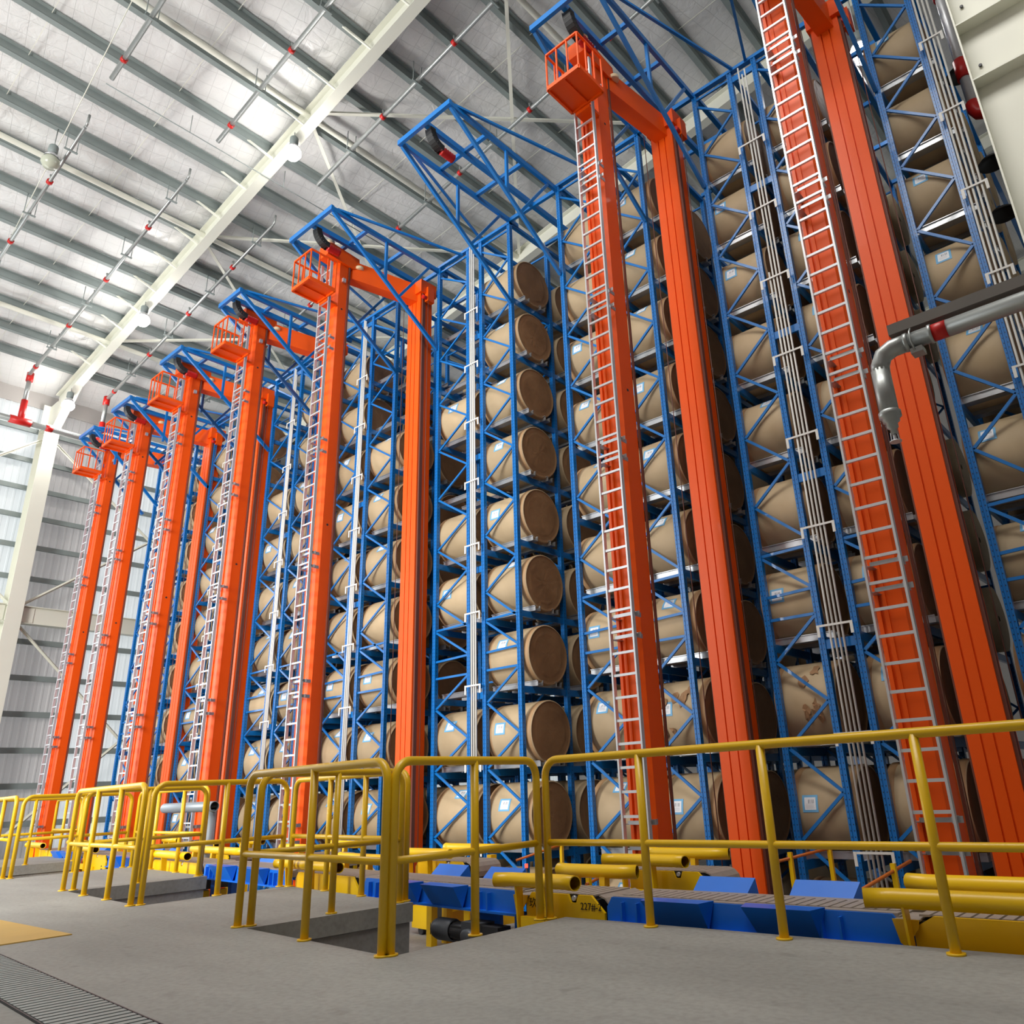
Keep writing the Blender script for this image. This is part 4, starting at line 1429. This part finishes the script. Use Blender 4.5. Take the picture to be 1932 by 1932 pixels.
# small joint tongues between blue and yellow conveyors
for i, (x, y, l) in enumerate(((-1.95, 5.62, 'small yellow hinged bracket at the right end of the long blue conveyor'), (-5.2, 5.62, 'small yellow hinged bracket beside the marked yellow conveyor'))):
    t = thing('joint_bracket', l, 'bracket', (x, y, 0), 0, 'joint brackets')
    MB().prism([(-0.06, 0.10), (0.10, 0.10), (0.09, 0.05), (0.0, -0.05), (-0.03, -0.03)], 'Y', -0.06, -0.045).build('bracket_plate', M['yellow'], t)
    MB().box(-0.05, -0.04, 0.09, 0.10, 0.25, 0.10).build('bracket_flap', M['slat'], t)


# thin orange guard rods by the aisles
def guard_rod(a, b, posts, label):
    t = thing('guard_rod', label, 'rod', (a[0], a[1], -0.9), 0, 'orange guard rods')
    o = Vector((a[0], a[1], -0.9))
    MB().tube([Vector(a) - o, Vector(b) - o], 0.016, 8).build('rod_bar', M['rod'], t)
    for k in posts:
        p = Vector(a).lerp(Vector(b), k) - o
        MB().box(p.x - 0.022, p.y - 0.022, 0, p.x + 0.022, p.y + 0.022, p.z + 0.06).build('rod_post', M['yellow'], t)


guard_rod((-2.95, 7.2, -0.02), (-2.75, 8.35, 0.17), (0.03, 0.72), 'orange guard rod beside the rightmost crane ladder')
guard_rod((-5.55, 6.95, 0.02), (-5.95, 8.3, 0.10), (0.05,), 'orange guard rod left of the second row yellow conveyor')
guard_rod((-8.35, 8.9, 0.02), (-8.0, 9.6, 0.20), (0.9,), 'orange guard rod before the aisle without a crane')
guard_rod((-4.3, 8.8, 0.1), (-3.9, 9.4, 0.2), (0.2, 0.9), 'orange guard rod in front of the rack between the right cranes')

# red signal lights
for (x, y, z, l) in ((-8.25, 9.0, -0.05, 'small red signal lamp near the rack foot at centre'), (-4.55, 9.2, -0.12, 'small red signal lamp beside the second row conveyor')):
    t = thing('signal_lamp', l, 'signal lamp', (x, y, -0.9))
    MB().tube([(0, 0, 0), (0, 0, z + 0.9 - 0.03)], 0.018, 8).build('stem', M['dark'], t)
    MB().tube([(0, 0, z + 0.9 - 0.03), (0, 0, z + 0.9 + 0.02)], 0.022, 8).build('lens', M['red_led'], t)

# yellow carriage standing in the pit before the aisle without a crane
t = thing('shuttle_carriage', 'yellow shuttle carriage with black corners on the pit floor', 'carriage', (-9.25, 8.55, -0.9), R(-8))
MB().box(-0.55, -0.35, 0.08, 0.10, 0.5, 0.36).build('chassis', M['yellow'], t)
MB().box(0.10, -0.36, 0.06, 0.30, -0.20, 0.38).build('corner_buffer', M['black'], t)
MB().box(0.30, -0.30, 0.06, 0.36, 0.9, 0.34).build('side_beam', M['yellow'], t)
MB().bar((0.33, -0.3, 0.36), (0.75, 0.6, 0.52), 0.12, 0.06).build('rail', M['yellow'], t)
for (x, y) in ((-0.15, -0.2), (0.45, 0.25), (-0.5, 0.3)):
    MB().box(x, y, 0.36, x + 0.10, y + 0.10, 1.0).build('post', M['yellow'], t)
MB().box(0.38, 0.1, 0.55, 0.68, 0.3, 0.82).build('control_box', M['yellow'], t)
MB().box(-0.42, -0.1, 0.36, -0.30, 0.05, 0.95).build('cylinder_guard', M['motor'], t)
for x in (-0.35, 0.05): MB().tube([(x, -0.33, 0.06), (x, -0.27, 0.06)], 0.06, 14).build('wheel', M['dark'], t)
MB().tube([(0.12, -0.1, 0.4), (0.16, -0.12, 0.6), (0.2, -0.05, 1.0)], 0.02, 8).build('hose', M['black'], t)

# grey pipe frame standing behind the second pier
t = thing('pipe_stand', 'grey pipe stand with open horizontal pipe behind the left railings', 'pipe', (-14.1, 7.3, -0.9))
MB().tube([(0, 0, 0), (0, 0, 1.75)], 0.10, 14).build('upright_pipe', M['greypipe'], t)
mb = MB()
mb.tube([(-1.7, -0.02, 1.80), (0.16, -0.02, 1.80)], 0.085, 16, False)
mb.tube([(-1.7, -0.02, 1.80), (0.16, -0.02, 1.80)], 0.074, 16, False)
for k in range(16): mb.f.append((16 + k, 16 + (k + 1) % 16, 48 + (k + 1) % 16, 48 + k))
mb.build('cross_pipe', M['greypipe'], t)

# ================================================================== grey pipe in the right foreground
t = thing('water_pipe', 'grey galvanised pipe with red band, elbow and spray head in right foreground', 'pipe', (-1.08, 4.6, 3.39), 0)
pts = [(3.2, 0, 0.0), (0.10, 0, 0.0)]
MB().tube(pts, 0.052, 14).build('pipe_run', M['pipe'], t)
MB().tube([(0.12, 0, 0.0), (0.03, 0, -0.003), (-0.03, 0, -0.03), (-0.06, 0, -0.09), (-0.065, 0, -0.13)], 0.056, 14).build('elbow', M['pipe'], t)
MB().tube([(-0.065, 0, -0.12), (-0.065, 0, -0.42)], 0.056, 14).build('drop_pipe', M['pipe'], t)
o = MB().lathe([(0.056, -0.40), (0.066, -0.41), (0.066, -0.44), (0.05, -0.45), (0.05, -0.47), (0.034, -0.48), (0.034, -0.51), (0.018, -0.52), (0.018, -0.55), (0.0, -0.55)], 14, 'Z', (-0.065, 0, 0)).build('reducer', M['pipe'], t)
MB().tube([(-0.065, 0, -0.55), (-0.065, 0, -0.60)], 0.010, 8).build('spray_stem', M['alu'], t)
MB().tube([(-0.065, 0, -0.598), (-0.065, 0, -0.604)], 0.035, 12).build('spray_plate', M['alu'], t)
for s in (-1, 1): MB().tube([(-0.065 + s * 0.018, 0, -0.54), (-0.065 + s * 0.022, 0, -0.60)], 0.004, 6).build('spray_arm', M['alu'], t)
MB().tube([(0.27, 0, 0), (0.35, 0, 0)], 0.0535, 14).build('red_band', M['red'], t)
for (x, d) in ((0.12, 0.012), (0.26, 0.01)): MB().tube([(x - d, 0, 0), (x + d, 0, 0)], 0.060, 14).build('collar', M['pipe'], t)
MB().tube([(0.155, 0.0, 0.09), (0.155, -0.062, 0.03), (0.155, -0.064, -0.03), (0.155, -0.02, -0.072), (0.155, 0.03, -0.075)], 0.006, 6).build('u_bolt', M['pipe'], t)
MB().box(0.13, -0.02, -0.09, 0.20, 0.06, -0.055).build('clamp_plate', M['pipe'], t)
t = thing('support_channel', 'flat brown-grey steel channel above the foreground pipe', 'channel', (-1.05, 4.6, 3.47), 0)
MB().box(0.0, -0.02, 0.0, 3.2, 0.27, 0.012).build('channel_web', M['channel'], t)
for y in (-0.02, 0.26): MB().box(0.0, y, 0.012, 3.2, y + 0.01, 0.07).build('channel_flange', M['channel'], t)

# ================================================================== services beside the right column
t = thing('riser_pipe', 'bright galvanised riser with red couplings left of the white column', 'pipe', (-0.74, 12.2, 11.1), 0)
MB().tube([(0, 0, 0), (0, 0, 5.2)], 0.085, 14).build('riser', M['alu'], t)
for z in (0.85, 2.75): MB().tube([(0, 0, z - 0.2), (0, 0, z + 0.2)], 0.115, 14).build('coupling', M['red'], t)
MB().tube([(0, 0, 0.12), (0, 0, -0.02), (0.04, 0, -0.12), (0.13, 0, -0.17), (0.3, 0, -0.17)], 0.11, 12).build('elbow', M['red'], t)
MB().tube([(0.28, 0, -0.17), (5.0, 0, -0.17)], 0.085, 12).build('branch_pipe', M['alu'], t)
t = thing('lamp_pole', 'dark pole with black dish lamps beside the white column', 'lamp', (-0.66, 12.9, -1.6), 0)
MB().tube([(0, 0, 0), (0, 0, 14.4)], 0.03, 8).build('pole', M['dark'], t)
for (x, z) in ((-0.15, 13.75), (-0.08, 11.75), (-0.14, 10.75)):
    o = MB().lathe([(0.0, 0.14), (0.08, 0.13), (0.17, 0.07), (0.23, 0.0), (0.22, 0.0), (0.16, 0.06), (0.0, 0.12)], 20, 'Z', (x, -0.4, z)).build('dish_reflector', M['black'], t)
    MB().tube([(0, 0, z + 0.2), (x, -0.4, z + 0.13)], 0.02, 6).build('lamp_arm', M['dark'], t)
